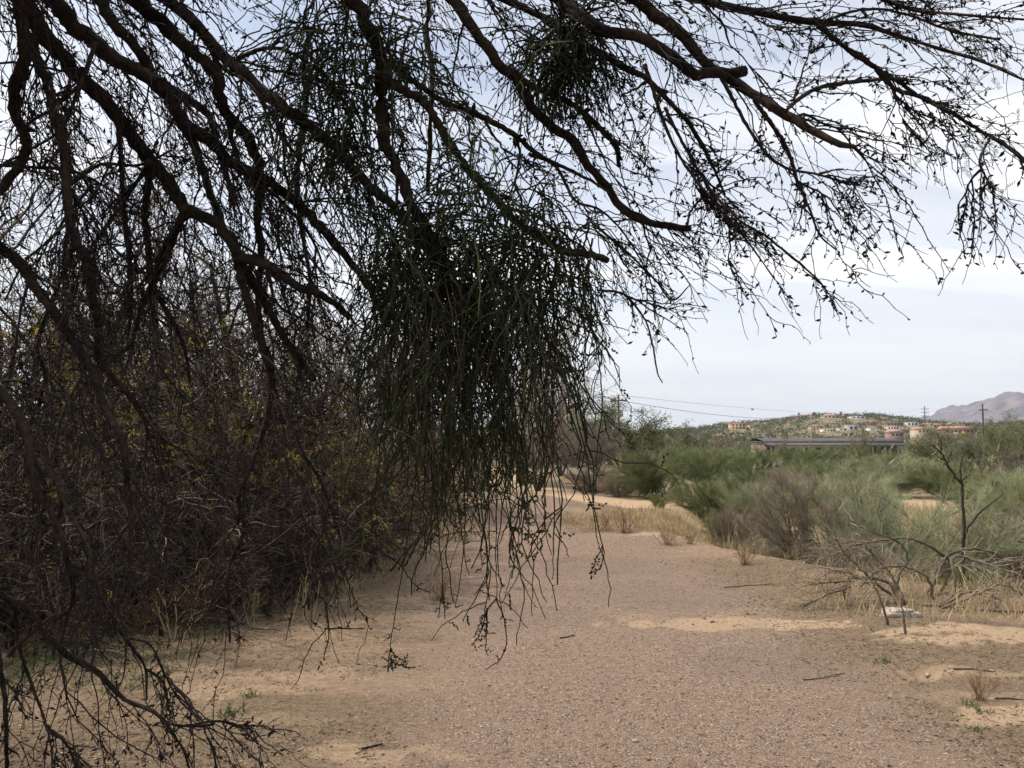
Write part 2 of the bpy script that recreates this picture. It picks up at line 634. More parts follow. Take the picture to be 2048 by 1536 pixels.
# pale sandy track that forks to the right past the bend
tr = np.interp(GX, [-6, -1, 1, 3, 6, 9, 14], [38, 31, 25.5, 20.5, 19.5, 21, 24])
track = (1 - sstep(0.8, 1.9, np.abs(GY - tr) / np.where(GX > 2, 1.2, 2.2))) * sstep(-3, -0.5, GX)
track = np.maximum(track, (1 - sstep(0.7, 1.3, np.abs(GX - np.interp(GY, [20, 31, 60], [0.3, -0.6, -4])) / 1.6)) * sstep(26, 30, GY) * (1 - sstep(60, 80, GY)))
wash = np.exp(-((GX - 14.5 - 0.15 * (GY - 24)) / 2.0) ** 2) * sstep(14, 18, GY) * (1 - sstep(50, 80, GY))
sand = np.maximum(sand, np.maximum(track, wash * 0.8))
litter_shade = sstep(0.36, 0.56, fbm(GX * 0.8 + 71, GY * 1.1 + 5, 4))
for px, py, rx, ry in ((1760, 1190, 1.3, 0.9), (1900, 1255, 1.1, 0.4), (1700, 1290, 0.9, 0.5), (1650, 1140, 1.0, 0.7), (1900, 1450, 0.8, 0.6), (1780, 1400, .6, .5), (1950, 1360, .6, .15), (450, 1480, .8, .6), (850, 1420, .9, .4), (700, 1400, .7, .2)):  # leaf litter; round the dead shrub it also paints dark shading on soil
    Yc = EYE * F / (py - 875)
    q = ((GX - (px - 1024) / F * Yc) / rx) ** 2 + ((GY - Yc) / ry) ** 2 + (fbm(GX * 2 + px, GY * 2, 3) - 0.5) * 1.8
    litter_shade = np.maximum(litter_shade, 1 - sstep(0.4, 1.2, q))
litter_shade = np.maximum(litter_shade * 0.95, 1 - sstep(-1.2, 0.2, GX - np.interp(GY, [0, 5, 6.6, 8.5, 10.8, 17.7, 31], [-5, -4.2, -3.2, -1.5, -0.7, -0.2, -1.2])))
dark = np.zeros_like(GX)  # dark gravel chips plus the thicket's shadow band, painted into the soil colour
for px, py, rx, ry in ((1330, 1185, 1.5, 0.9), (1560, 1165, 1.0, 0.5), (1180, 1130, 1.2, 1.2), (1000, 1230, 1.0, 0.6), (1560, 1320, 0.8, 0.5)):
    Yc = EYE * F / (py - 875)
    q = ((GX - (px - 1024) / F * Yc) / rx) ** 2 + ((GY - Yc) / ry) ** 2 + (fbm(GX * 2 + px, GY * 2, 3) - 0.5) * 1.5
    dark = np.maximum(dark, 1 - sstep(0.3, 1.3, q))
far = sstep(24, 60, GY)
me = bpy.data.meshes.new('ground')
me.vertices.add(nx * ny)
me.vertices.foreach_set('co', np.stack((GX, GY, GZ), -1).astype(np.float32).ravel())
me.loops.add(gq.size)
me.loops.foreach_set('vertex_index', gq.astype(np.int32).ravel())
me.polygons.add(len(gq))
me.polygons.foreach_set('loop_start', (np.arange(len(gq)) * 4).astype(np.int32))
me.polygons.foreach_set('loop_total', np.full(len(gq), 4, np.int32))
me.polygons.foreach_set('use_smooth', np.ones(len(gq), bool))
for nm, arr in (('gravelly', path), ('sandy', sand), ('litter', litter_shade), ('faraway', far), ('chips_and_shadow', dark)):
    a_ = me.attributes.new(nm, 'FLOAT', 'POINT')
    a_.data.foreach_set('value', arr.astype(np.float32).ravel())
me.update(calc_edges=True)
ground = bpy.data.objects.new('ground', me)
COL.objects.link(ground)
ground['kind'] = 'structure'


def ground_material():
    m, nt, b = new_mat('desert soil')
    N = nt.nodes
    L = nt.links

    def noise(scale, det=4, rough=0.6, vec=None):
        n = N.new('ShaderNodeTexNoise')
        n.inputs['Scale'].default_value = scale
        n.inputs['Detail'].default_value = det
        n.inputs['Roughness'].default_value = rough
        L.new(vec if vec is not None else tc.outputs['Object'], n.inputs['Vector'])
        return n.outputs[0]

    def ramp(src, p0, c0, p1, c1, extra=()):
        r = N.new('ShaderNodeValToRGB')
        e = r.color_ramp.elements
        e[0].position = p0
        e[0].color = (*c0, 1)
        e[1].position = p1
        e[1].color = (*c1, 1)
        for p, c in extra:
            q = e.new(p)
            q.color = (*c, 1)
        L.new(src, r.inputs[0])
        return r.outputs[0]

    def attr(nm):
        a = N.new('ShaderNodeAttribute')
        a.attribute_name = nm
        return a.outputs['Fac']

    def mth(op, a, bb, clamp=True):
        n = N.new('ShaderNodeMath')
        n.operation = op
        n.use_clamp = clamp
        for i, v in enumerate((a, bb)):
            if isinstance(v, (int, float)):
                n.inputs[i].default_value = v
            else:
                L.new(v, n.inputs[i])
        return n.outputs[0]

    def mix(f, a, bb):
        n = N.new('ShaderNodeMix')
        n.data_type = 'RGBA'
        if isinstance(f, (int, float)):
            n.inputs[0].default_value = f
        else:
            L.new(f, n.inputs[0])
        L.new(a, n.inputs[6])
        L.new(bb, n.inputs[7])
        return n.outputs[2]

    tc = N.new('ShaderNodeTexCoord')
    fine = noise(90, 5, 0.75)
    mid = noise(16, 5, 0.65)
    big = noise(2.2, 4)
    vor = N.new('ShaderNodeTexVoronoi')
    vor.inputs['Scale'].default_value = 95
    L.new(tc.outputs['Object'], vor.inputs['Vector'])
    vs = N.new('ShaderNodeSeparateXYZ')
    L.new(vor.outputs['Color'], vs.inputs[0])
    # gravel: mauve, brown, grey and pale chips
    chips = ramp(vs.outputs[0], 0.0, (0.115, 0.088, 0.074), 1.0, (0.52, 0.44, 0.35), ((0.35, (0.19, 0.138, 0.114)), (0.62, (0.27, 0.19, 0.146)), (0.88, (0.33, 0.24, 0.18))))
    soilr = ramp(fine, 0.32, (0.245, 0.166, 0.118), 0.68, (0.39, 0.27, 0.188))
    gravel = mix(mth('MULTIPLY', mth('SUBTRACT', mid, 0.36), 4.5), soilr, chips)
    gravel = mix(mth('MULTIPLY', attr('chips_and_shadow'), mth('MULTIPLY', mid, 0.6)), gravel, ramp(vs.outputs[1], 0.0, (0.11, 0.085, 0.078), 1.0, (0.27, 0.215, 0.195), ((0.5, (0.15, 0.115, 0.105)),)))  # darker chips, with the path's shadow band put into their colour
    dust = ramp(mid, 0.3, (0.40, 0.275, 0.175), 0.7, (0.50, 0.365, 0.24))
    sandc = mix(mth('MULTIPLY', mth('SUBTRACT', fine, 0.44), 2.2), dust, ramp(fine, 0.4, (0.32, 0.22, 0.14), 0.7, (0.55, 0.41, 0.28)))
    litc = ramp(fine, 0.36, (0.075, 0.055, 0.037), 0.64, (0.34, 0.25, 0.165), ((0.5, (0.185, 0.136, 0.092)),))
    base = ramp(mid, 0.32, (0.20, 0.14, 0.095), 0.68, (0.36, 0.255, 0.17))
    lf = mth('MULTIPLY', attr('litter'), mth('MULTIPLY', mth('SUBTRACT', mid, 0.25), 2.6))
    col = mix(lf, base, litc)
    speck = noise(24, 6, 0.85)
    sp = ramp(speck, 0.495, (0, 0, 0), 0.57, (1, 1, 1))
    col = mix(mth('MULTIPLY', sp, mth('ADD', mth('MULTIPLY', attr('litter'), 0.62), 0.22)), col, ramp(fine, 0.3, (0.05, 0.038, 0.026), 0.7, (0.15, 0.115, 0.075)))
    gf = mth('ADD', mth('MULTIPLY', mth('SUBTRACT', attr('gravelly'), 0.42, False), 1.5, False), mth('ADD', mth('MULTIPLY', mth('SUBTRACT', mid, 0.5, False), 3.0, False), 0.45, False))
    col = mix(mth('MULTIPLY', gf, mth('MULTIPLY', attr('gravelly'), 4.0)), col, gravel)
    sf = mth('MULTIPLY', mth('ADD', mth('MULTIPLY', attr('sandy'), 1.7, False), mth('ADD', mth('MULTIPLY', mth('SUBTRACT', speck, 0.5, False), 3.2, False), mth('SUBTRACT', mth('MULTIPLY', big, 0.6), 0.75, False), False)), 0.92)
    col = mix(sf, col, sandc)
    # far off: dry grass and low scrub colours
    fn = noise(0.09, 6, 0.65)
    fn2 = noise(0.9, 5, 0.7)
    farc = ramp(fn, 0.36, (0.085, 0.08, 0.045), 0.66, (0.32, 0.26, 0.18), ((0.5, (0.17, 0.145, 0.09)),))
    farc2 = ramp(fn2, 0.38, (0.075, 0.07, 0.04), 0.62, (0.30, 0.25, 0.175))
    farm = mix(0.5, farc, farc2)
    ff = mth('MULTIPLY', attr('faraway'), mth('SUBTRACT', 1.0, attr('sandy')))
    col = mix(ff, col, farm)
    L.new(col, b.inputs['Base Color'])
    b.inputs['Roughness'].default_value = 1.0
    b.inputs['Specular IOR Level'].default_value = 0.05
    hsum = mth('ADD', mth('MULTIPLY', fine, 0.6), mth('MULTIPLY', mid, 1.0), False)
    hsum = mth('ADD', hsum, mth('MULTIPLY', vor.outputs['Distance'], mth('MULTIPLY', attr('gravelly'), -0.5, False), False), False)
    bp = N.new('ShaderNodeBump')
    bp.inputs['Strength'].default_value = 0.8
    bp.inputs['Distance'].default_value = 0.034
    L.new(hsum, bp.inputs['Height'])
    L.new(bp.outputs[0], b.inputs['Normal'])
    return m


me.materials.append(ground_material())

# mountain beyond the right edge of the photograph
def mountain():
    D = 4200.0
    prof_px = np.array([1500, 1700, 1840, 1900, 1925, 1945, 1962, 1985, 2005, 2018, 2030, 2045, 2062, 2085, 2120, 2180, 2260, 2350, 2450, 2600, 2900])
    prof_py = np.array([874, 872, 862, 848, 838, 830, 819, 804, 791, 783, 780, 783, 792, 789, 800, 792, 806, 800, 822, 845, 872])
    xs = np.linspace((1480 - 1024) / F * D, (2920 - 1024) / F * D, 260)
    ys = np.linspace(-1200, 1500, 110)
    X, Y = np.meshgrid(xs, ys)
    ridge = np.interp(X, (prof_px - 1024) / F * D, (875 - prof_py) / F * D)
    rdg = 1 - np.abs(2 * fbm(X / 330 + 4, Y / 420, 5) - 1)
    sh = np.where(Y < 0, 1 - (np.abs(Y) / 1200) ** 0.8, 1 - (np.abs(Y) / 1500) ** 1.1)
    Z = ridge * np.clip(sh, 0, 1) + (rdg - 0.75) * 150 * np.clip(np.abs(Y) / 300, 0, 1) * np.clip(ridge / 120, 0, 1) - 6
    Z = Z + (fbm(X / 60, Y / 60, 5) - 0.5) * 44 * np.clip(ridge / 80, 0, 1)
    i = np.arange(X.size).reshape(X.shape)
    q = np.stack((i[:-1, :-1], i[:-1, 1:], i[1:, 1:], i[1:, :-1]), -1).reshape(-1, 4)
    mb = MB()
    mb.add(np.stack((X, Y + D, Z), -1), q)
    m, nt, b = new_mat('mountain rock')
    tc = nt.nodes.new('ShaderNodeTexCoord')
    nz = nt.nodes.new('ShaderNodeTexNoise')
    nz.inputs['Scale'].default_value = 0.012
    nz.inputs['Detail'].default_value = 9
    nz.inputs['Roughness'].default_value = 0.65
    nt.links.new(tc.outputs['Object'], nz.inputs['Vector'])
    rp = nt.nodes.new('ShaderNodeValToRGB')
    e = rp.color_ramp.elements
    e[0].position, e[0].color = 0.40, (0.036, 0.032, 0.048, 1)
    e[1].position, e[1].color = 0.62, (0.17, 0.13, 0.14, 1)
    nt.links.new(nz.outputs[0], rp.inputs[0])
    nt.links.new(rp.outputs[0], b.inputs['Base Color'])
    b.inputs['Roughness'].default_value = 1
    o = mb.build('mountain', m, None)
    o['kind'] = 'structure'


mountain()

# the air: one even, closed box of thin haze round everything
hz = MB()
hz.box((0, 4440, 190), (10400, 9320, 420))
m_hz = bpy.data.materials.new('haze air')
m_hz.use_nodes = True
for n_ in list(m_hz.node_tree.nodes):
    m_hz.node_tree.nodes.remove(n_)
h_out = m_hz.node_tree.nodes.new('ShaderNodeOutputMaterial')
h_vol = m_hz.node_tree.nodes.new('ShaderNodeVolumePrincipled')
h_vol.inputs['Color'].default_value = (0.86, 0.90, 1.0, 1)
h_vol.inputs['Density'].default_value = 0.00009
m_hz.node_tree.links.new(h_vol.outputs[0], h_out.inputs['Volume'])
hz.build('haze', m_hz)['kind'] = 'stuff'

# ------------------------------------------------------------------ the overhanging mesquite
FORK = np.array((-3.3, 2.9, 2.3))
big_tree = thing('mesquite_tree', 'large mesquite overhanging from the left with dark drooping bare branches, in the foreground', 'tree', (FORK[0], FORK[1], float(gz(FORK[0], FORK[1]))))


def loc(p, root):
    return np.asarray(p) - np.array(root.location)


# (depth at start, depth at end, [(px, py, width px)...], reaches back to the fork, twig density)
LIMBS = [
    (3.3, 3.6, [(50, 0, 34), (80, 60, 33), (105, 90, 32), (155, 150, 31), (205, 195, 30), (240, 240, 29), (285, 300, 28), (345, 375, 27), (370, 415, 25), (430, 445, 22), (465, 485, 22), (480, 512, 22), (533, 529, 19), (594, 572, 17), (650, 594, 15), (700, 635, 12)], 1, 1.0),
    (3.58, 3.6, [(461, 470, 20), (480, 520, 19), (513, 577, 18), (560, 662, 15), (602, 723, 13), (629, 758, 14)], 0, 0.6),
    (3.58, 3.5, [(472, 505, 18), (489, 580, 17), (519, 676, 16), (537, 724, 17), (543, 765, 15), (533, 843, 11), (505, 930, 9), (476, 995, 9), (489, 1057, 8), (460, 1130, 7), (455, 1165, 6), (460, 1285, 4)], 0, 1.2),
    (3.5, 3.5, [(541, 770, 9), (570, 830, 8), (600, 900, 6), (640, 960, 5), (670, 1040, 4)], 0, 1.0),
    (3.5, 3.7, [(95, -10, 36), (147, 51, 35), (191, 85, 32), (219, 113, 31), (256, 133, 29), (290, 150, 28), (335, 191, 27), (359, 232, 26), (386, 260, 25), (427, 290, 23), (454, 318, 22), (495, 342, 22), (530, 359, 21), (564, 383, 20), (615, 427, 19), (680, 500, 17), (730, 560, 15), (770, 640, 12)], 1, 1.0),
    (3.9, 4.2, [(300, 150, 20), (335, 174, 18), (386, 205, 17), (417, 232, 15), (430, 267, 13), (450, 340, 11), (470, 400, 9)], 0, 0.7),
    (3.7, 3.8, [(190, -10, 25), (219, 34, 23), (253, 75, 22), (284, 113, 21), (300, 150, 20), (342, 205, 18), (362, 246, 17), (386, 284, 17), (403, 325, 16), (414, 369, 15), (441, 437, 13), (458, 485, 11)], 1, 0.9),
    (3.4, 3.6, [(255, -10, 29), (308, 34, 28), (352, 75, 28), (386, 106, 27), (420, 130, 26), (437, 160, 24), (440, 200, 24), (455, 232, 23), (489, 267, 23), (509, 308, 22), (520, 330, 20), (517, 362, 18), (520, 393, 17), (516, 444, 16), (523, 512, 14), (515, 600, 12), (525, 680, 9)], 1, 0.9),
    (3.5, 3.55, [(318, -10, 26), (362, 20, 25), (390, 51, 25), (434, 99, 24), (478, 137, 24), (513, 174, 23), (554, 202, 22), (581, 225, 22), (615, 253, 22), (666, 287, 21), (700, 330, 20), (737, 369, 19), (764, 393, 18), (805, 434, 16), (860, 500, 14), (900, 580, 10)], 1, 0.9),
    (3.3, 3.45, [(695, -10, 29), (730, 44, 28), (754, 89, 27), (764, 137, 27), (760, 191, 26), (764, 232, 25), (767, 280, 24), (791, 328, 22), (812, 376, 21), (822, 410, 20), (870, 490, 18), (890, 560, 15), (905, 640, 10)], 1, 0.7),
    (3.4, 3.3, [(766, 155, 18), (805, 178, 19), (846, 202, 18), (867, 232, 17), (890, 270, 17), (914, 308, 16), (942, 345, 16), (976, 383, 16), (1010, 417, 15), (1044, 451, 15), (1078, 475, 15), (1130, 502, 15), (1181, 509, 14), (1215, 520, 13)], 0, 0.35),
    (3.5, 3.4, [(764, 118, 14), (839, 171, 12), (884, 202, 12), (928, 219, 12), (969, 236, 11), (1020, 263, 11), (1058, 294, 10), (1092, 318, 9), (1150, 345, 7), (1210, 380, 5), (1270, 440, 4)], 0, 0.6),
    (3.4, 3.3, [(895, -10, 23), (935, 44, 23), (969, 89, 22), (993, 126, 21), (1027, 150, 21), (1044, 181, 20), (1068, 219, 20), (1099, 249, 19), (1136, 273, 18), (1160, 301, 17), (1181, 338, 17), (1215, 376, 16), (1241, 414, 16), (1279, 439, 16), (1330, 450, 14), (1382, 457, 14)], 1, 0.5),
    (3.3, 3.3, [(1374, 455, 5), (1380, 425, 5), (1400, 400, 4), (1425, 389, 3)], 0, 0.5),
    (3.4, 3.4, [(1030, 152, 14), (1078, 178, 13), (1133, 202, 12), (1174, 232, 12), (1205, 263, 11), (1232, 294, 10), (1239, 331, 9)], 0, 1.0),
    (3.5, 3.3, [(990, -10, 15), (1055, 20, 15), (1106, 44, 15), (1137, 72, 15), (1188, 99, 14), (1241, 132, 13), (1283, 149, 12), (1330, 195, 11), (1380, 250, 9), (1420, 320, 7), (1450, 390, 4)], 1, 0.9),
    (3.2, 3.1, [(1105, -10, 26), (1154, 27, 25), (1198, 61, 25), (1262, 70, 24), (1303, 87, 24), (1337, 108, 23), (1382, 145, 22), (1430, 147, 22), (1490, 143, 21)], 1, 0.7),
    (3.3, 3.1, [(1255, -10, 25), (1312, 33, 24), (1357, 66, 23), (1403, 116, 22), (1457, 157, 21), (1511, 190, 20), (1552, 219, 19), (1598, 244, 17), (1647, 273, 15), (1684, 290, 13), (1713, 296, 8)], 1, 1.1),
    (3.1, 3.0, [(1370, -8, 15), (1457, 12, 14), (1531, 29, 13), (1593, 39, 13), (1655, 46, 12), (1718, 48, 11), (1767, 62, 9), (1821, 79, 8), (1904, 104, 7), (1966, 124, 6), (2060, 165, 4)], 1, 0.9),
    (3.1, 2.9, [(1618, 38, 9), (1660, 70, 10), (1697, 99, 10), (1738, 124, 10), (1792, 178, 9), (1846, 195, 9), (1912, 232, 8), (1966, 265, 7), (2012, 290, 7), (2060, 335, 6)], 0, 0.8),
    (3.1, 2.9, [(1700, 105, 8), (1726, 120, 8), (1780, 153, 8), (1850, 200, 7), (1912, 226, 5)], 0, 0.6),
    (3.1, 3.0, [(1570, 222, 8), (1622, 182, 9), (1676, 168, 9), (1759, 159, 8), (1813, 159, 8)], 0, 0.6),
    (3.15, 3.1, [(1508, 200, 9), (1560, 273, 8), (1581, 315, 8), (1593, 356, 7), (1620, 420, 5), (1640, 470, 4), (1672, 500, 3)], 0, 0.55),
    (3.2, 3.0, [(1330, 215, 7), (1345, 248, 7), (1399, 344, 6), (1432, 393, 6), (1482, 443, 5), (1531, 472, 5), (1593, 522, 5), (1635, 559, 4), (1657, 588, 3)], 0, 1.0),
    (3.2, 3.1, [(1440, 150, 8), (1500, 260, 7), (1560, 330, 6), (1640, 350, 5), (1700, 370, 4)], 0, 0.6),
    (3.2, 3.1, [(1290, 130, 8), (1330, 250, 7), (1370, 330, 6), (1440, 420, 5), (1500, 490, 4), (1550, 560, 3)], 0, 0.6),
    (3.2, 3.1, [(1640, 45, 7), (1720, 20, 6), (1800, 25, 5), (1900, 60, 5), (2000, 80, 4)], 0, 0.7),
    (3.0, 2.9, [(1740, -10, 9), (1830, 20, 7), (1930, 30, 5), (2060, 40, 4)], 1, 0.7),
    (2.9, 2.9, [(1980, 275, 6), (1960, 320, 5), (1975, 360, 4), (1990, 385, 3)], 0, 0.4),
    (3.1, 3.2, [(20, -10, 24), (38, 20, 24), (48, 113, 24), (31, 171, 23), (31, 222, 22), (51, 273, 21), (50, 310, 20), (25, 350, 19), (-5, 385, 18)], 1, 0.8),
    (3.2, 3.4, [(60, 70, 21), (72, 113, 21), (96, 164, 20), (106, 212, 20), (120, 267, 20), (133, 308, 19), (133, 376, 19), (140, 427, 19), (150, 478, 18), (171, 518, 18), (185, 587, 17), (197, 655, 16), (198, 717, 14), (239, 768, 11), (270, 810, 9), (290, 843, 8), (300, 880, 6), (330, 960, 4)], 0, 1.1),
    (3.0, 3.1, [(-20, 478, 22), (0, 494, 22), (41, 529, 21), (75, 580, 20), (113, 631, 19), (147, 686, 18), (185, 741, 17), (198, 785, 16), (219, 836, 15), (246, 884, 14), (253, 963, 12), (262, 1040, 9), (258, 1120, 7), (275, 1190, 5)], 1, 1.2),
    (2.9, 2.9, [(-20, 770, 20), (0, 785, 20), (34, 826, 19), (58, 877, 18), (62, 930, 16), (70, 975, 15), (103, 1024, 14), (124, 1086, 12), (141, 1148, 10), (147, 1190, 9), (132, 1243, 7), (120, 1310, 5), (135, 1400, 4)], 1, 0.7),
    (2.9, 2.9, [(75, 900, 9), (112, 962, 9), (137, 1024, 9), (174, 1090, 8), (199, 1182, 8), (232, 1248, 7), (257, 1285, 7), (290, 1335, 5), (293, 1400, 4)], 0, 0.8),
    (2.8, 2.8, [(-30, 1170, 14), (0, 1190, 14), (50, 1219, 13), (95, 1273, 13), (141, 1314, 12), (199, 1347, 11), (248, 1397, 9), (298, 1418, 8), (331, 1447, 7), (364, 1496, 5), (380, 1545, 4)], 1, 0.55),
    (2.8, 2.8, [(331, 1447, 5), (373, 1451, 5), (435, 1442, 4), (484, 1455, 4), (509, 1484, 3)], 0, 0.35),
    (2.8, 2.8, [(250, 1275, 5), (300, 1290, 4), (325, 1340, 4), (355, 1395, 4), (390, 1430, 3)], 0, 0.35),
    (2.75, 2.75, [(-10, 1280, 10), (10, 1400, 9), (15, 1560, 7)], 0, 0.9),
    (2.8, 2.8, [(30, 1210, 7), (40, 1300, 7), (75, 1400, 6), (100, 1480, 4), (105, 1545, 3)], 0, 0.9),
    (3.32, 3.7, [(150, 470, 10), (135, 530, 9), (110, 590, 9), (75, 690, 8), (90, 760, 7), (60, 850, 6)], 0, 1.0),
    (3.44, 3.8, [(372, 415, 16), (352, 465, 15), (325, 530, 13), (290, 600, 12), (270, 660, 10), (262, 690, 8), (200, 740, 7), (155, 790, 5)], 0, 0.9),
    (3.42, 3.8, [(298, 322, 15), (297, 360, 14), (290, 415, 13), (296, 500, 12), (310, 580, 11), (345, 640, 9), (370, 700, 7), (380, 760, 5)], 0, 1.0),
    (3.40, 3.7, [(232, 225, 12), (240, 280, 11), (243, 340, 10), (250, 430, 10), (260, 540, 9), (262, 620, 8), (255, 680, 6)], 0, 1.0),
    (3.9, 4.1, [(620, 60, 12), (608, 130, 12), (612, 200, 12), (600, 290, 11), (595, 380, 10), (605, 470, 9), (620, 560, 7), (615, 660, 5)], 0, 0.9),
    (3.8, 3.9, [(855, -10, 13), (850, 60, 12), (865, 130, 12), (862, 220, 11), (860, 300, 9), (855, 390, 7)], 1, 0.8),
    (3.9, 4.0, [(1060, 310, 9), (1110, 330, 7), (1150, 400, 6), (1200, 420, 5), (1250, 470, 4), (1300, 560, 3), (1310, 640, 3)], 0, 0.3),
    (3.3, 3.2, [(1200, 580, 5), (1250, 590, 5), (1290, 640, 4), (1305, 690, 4), (1315, 745, 3), (1325, 766, 2)], 0, 0.1),
    (3.3, 3.2, [(1190, 450, 6), (1260, 510, 5), (1310, 560, 4), (1345, 600, 4), (1380, 570, 2)], 0, 0.15),
    (3.5, 3.6, [(160, 171, 8), (102, 219, 7), (68, 239, 6), (20, 290, 4)], 0, 0.7),
    (3.36, 3.5, [(191, 85, 10), (171, 144, 9), (150, 200, 8), (120, 260, 6), (60, 300, 5)], 0, 0.7),
    (3.3, 3.6, [(133, 376, 8), (200, 330, 7), (280, 330, 6), (345, 300, 5)], 0, 0.6),
    (3.4, 3.6, [(-10, 330, 8), (60, 335, 7), (143, 342, 7), (220, 380, 5), (300, 430, 4)], 0, 0.9),
    (3.42, 3.7, [(297, 328, 9), (253, 396, 8), (200, 470, 7), (171, 512, 6), (140, 600, 4)], 0, 0.8),
    (3.5, 3.7, [(185, 369, 7), (137, 427, 7), (102, 478, 6), (50, 523, 5), (10, 600, 4)], 0, 0.8),
    (3.52, 3.8, [(390, 425, 12), (362, 444, 11), (328, 495, 10), (318, 523, 9), (300, 590, 7), (310, 660, 5)], 0, 0.9),
    (3.5, 3.7, [(450, 215, 10), (480, 330, 8), (560, 400, 7), (620, 470, 6), (650, 540, 4)], 0, 0.9),
    (3.5, 3.6, [(465, 125, 11), (490, 110, 10), (540, 95, 8), (590, 110, 7), (650, 150, 6), (690, 210, 5)], 0, 0.8),
    (3.5, 3.5, [(395, 50, 10), (440, 130, 9), (500, 170, 7), (560, 260, 6), (570, 340, 5), (590, 420, 4)], 0, 0.8),
]

trunk_mb = MB()
base = np.array(big_tree.location)
tp = catmull(np.array([(-3.25, 2.7, base[2] - 0.2, 0.27), (-3.22, 2.75, 0.5, 0.20), (-3.3, 2.85, 1.4, 0.17), (-3.3, 2.9, 2.3, 0.16), (-3.1, 3.0, 3.0, 0.11)]), 30)
trunk_mb.tubes((tp[None, :, :3] - base), tp[None, :, 3] * (1 + 0.08 * rng.normal(size=(1, 30))), 12)
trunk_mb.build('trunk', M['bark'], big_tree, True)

n_bud = 0
for d0, d1, pts, back, dens in LIMBS:
    pts = np.array(pts, float)
    n = len(pts)
    dd = np.linspace(d0, d1, n) + 0.12 * np.sin(np.linspace(0, 5, n) + d0 * 40)
    xyz = np.array([at(p[0], p[1], y) for p, y in zip(pts, dd)])
    rad = pts[:, 2] / 2 / F * dd * 1.04
    A = np.hstack((xyz, rad[:, None]))
    if back:
        s = A[0, :3]
        tan = nrm((A[1, :3] - A[0, :3])[None])[0]
        span = np.linalg.norm(s - FORK)
        m1 = s - tan * span * 0.28
        top = (FORK * 0.55 + s * 0.45) + np.array((0, 0.0, 0.22 * span * (1 if s[2] > 2.2 else 0.25)))
        m1 = 0.5 * m1 + 0.5 * (0.3 * top + 0.7 * s + np.array((0, 0, 0.1)))
        r = rad[0]
        pre = np.array([(*FORK, min(0.10, r * 2.0)), (*(0.55 * FORK + 0.45 * top + np.array((0, 0, 0.12))), r * 1.7), (*top, r * 1.4), (*m1, r * 1.12)])
        A = np.vstack((pre, A))
    K = int(max(16, 7 * len(A)))
    C = catmull(A, K)
    C[:, 3] = np.maximum(C[:, 3], 0.0011)
    C[:, 3] *= 1 + 0.075 * rng.normal(size=K)
    C[:, :3] += np.minimum(0.004, C[:, 3:4] * 0.16) * rng.normal(size=(K, 3))
    lm = MB()
    lm.tubes((C[None, :, :3] - base), C[None, :, 3], 8 if rad[0] > 0.012 else 5)
    # stubs of old side shoots
    ns = int(6 * dens * len(pts) / 8)
    if rad[0] > 0.012:
        sp, sd, si, stt = sprout(C[None, :, :3], ns, 0.3, 0.95, 0.5, 1.2)
        lm.buds(sp - base, sd, 0.035 + 0.04 * rng.random(ns), 0.008 + 0.005 * rng.random(ns))
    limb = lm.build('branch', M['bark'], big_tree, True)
    # the part of the limb that is in view carries drooping side shoots and twigs
    vis = C[int(K * (4 / len(A)) if back else 0):]
    vis = catmull(vis[:, :3], 24)
    ln = np.linalg.norm(np.diff(vis, axis=0), axis=1).sum()
    left = pts[:, 0].mean() < 620
    mean_y = pts[:, 1].mean()
    if left and mean_y > 600:
        dens *= 0.7
    n1 = int(max(4 if dens > 0.2 else 2, ln * dens * (13 if left else 14)))
    if left and mean_y > 880:
        dens *= 0.5
    nm = int(max(2 if dens > 0.2 else 1, ln * dens * (5.0 if left else 3.0)))
    sm, dm, im, tm = sprout(vis[None], nm, 0.02, 0.95, 0.35, 1.15)
    dm = nrm(dm + np.array((0, 0, -0.12 if left else 0.0)))
    Pm = grow(sm, dm, (0.25 + 0.55 * rng.random(nm)) * (1.0 if rad[0] > 0.009 else 0.35), 14, 0.12, (0, 0, -0.035), 0.14)
    st, dr, _i, tt = sprout(vis[None], n1, 0.02, 1.0, 0.4, 1.25)
    s_b, d_b, _b, _t = sprout(Pm, int(nm * 4.5), 0.1, 1.0, 0.4, 1.2)
    st, dr = np.concatenate((st, s_b)), np.concatenate((dr, d_b))
    n1 = len(st)
    tan_mean = nrm((vis[-1] - vis[0])[None])
    dr = nrm(dr * 0.7 + tan_mean * (0.45 if left else 0.6) + (np.array((0.05, 0, -0.3)) if left else np.array((0.18, 0, -0.10))))
    L1 = (0.16 + 0.44 * rng.random(n1) ** 1.6) if not left else (0.2 + 0.42 * rng.random(n1) ** 1.2)
    if rad[0] < 0.009:
        L1 *= 0.62
    K1 = 11
    P1 = grow(st, dr, L1, K1, 0.085, (0.01, 0, -0.032 if not left else -0.06), 0.15)
    r1 = 0.0021 + 0.0026 * rng.random(n1) ** 2
    tw = MB()
    tw.tubes(Pm - base, taper(nm, 14, 0.0034 + 0.0030 * rng.random(nm), 0.0018), 4, tone=rng.random(nm))
    tn = rng.random(n1)
    tw.tubes(P1 - base, taper(n1, K1, r1, 0.0016), 3, tone=tn)
    n2 = int(n1 * (3.6 if not left else 3.2))
    s2, d2, i2, t2 = sprout(P1, n2, 0.08, 0.98, 0.35, 1.1, (0, 0, -0.12))
    K2 = 7
    L2 = (0.05 + 0.24 * rng.random(n2) ** 1.3) * (1 - 0.4 * t2)
    P2 = grow(s2, d2, L2, K2, 0.09, (0, 0, -0.045), 0.2)
    tw.tubes(P2 - base, taper(n2, K2, 0.0018, 0.0010), 3, cap=False, tone=rng.random(n2))
    # knobbly spurs at the joints
    a1 = P1[:, 1:].reshape(-1, 3)
    a2 = P2[:, 1:].reshape(-1, 3)
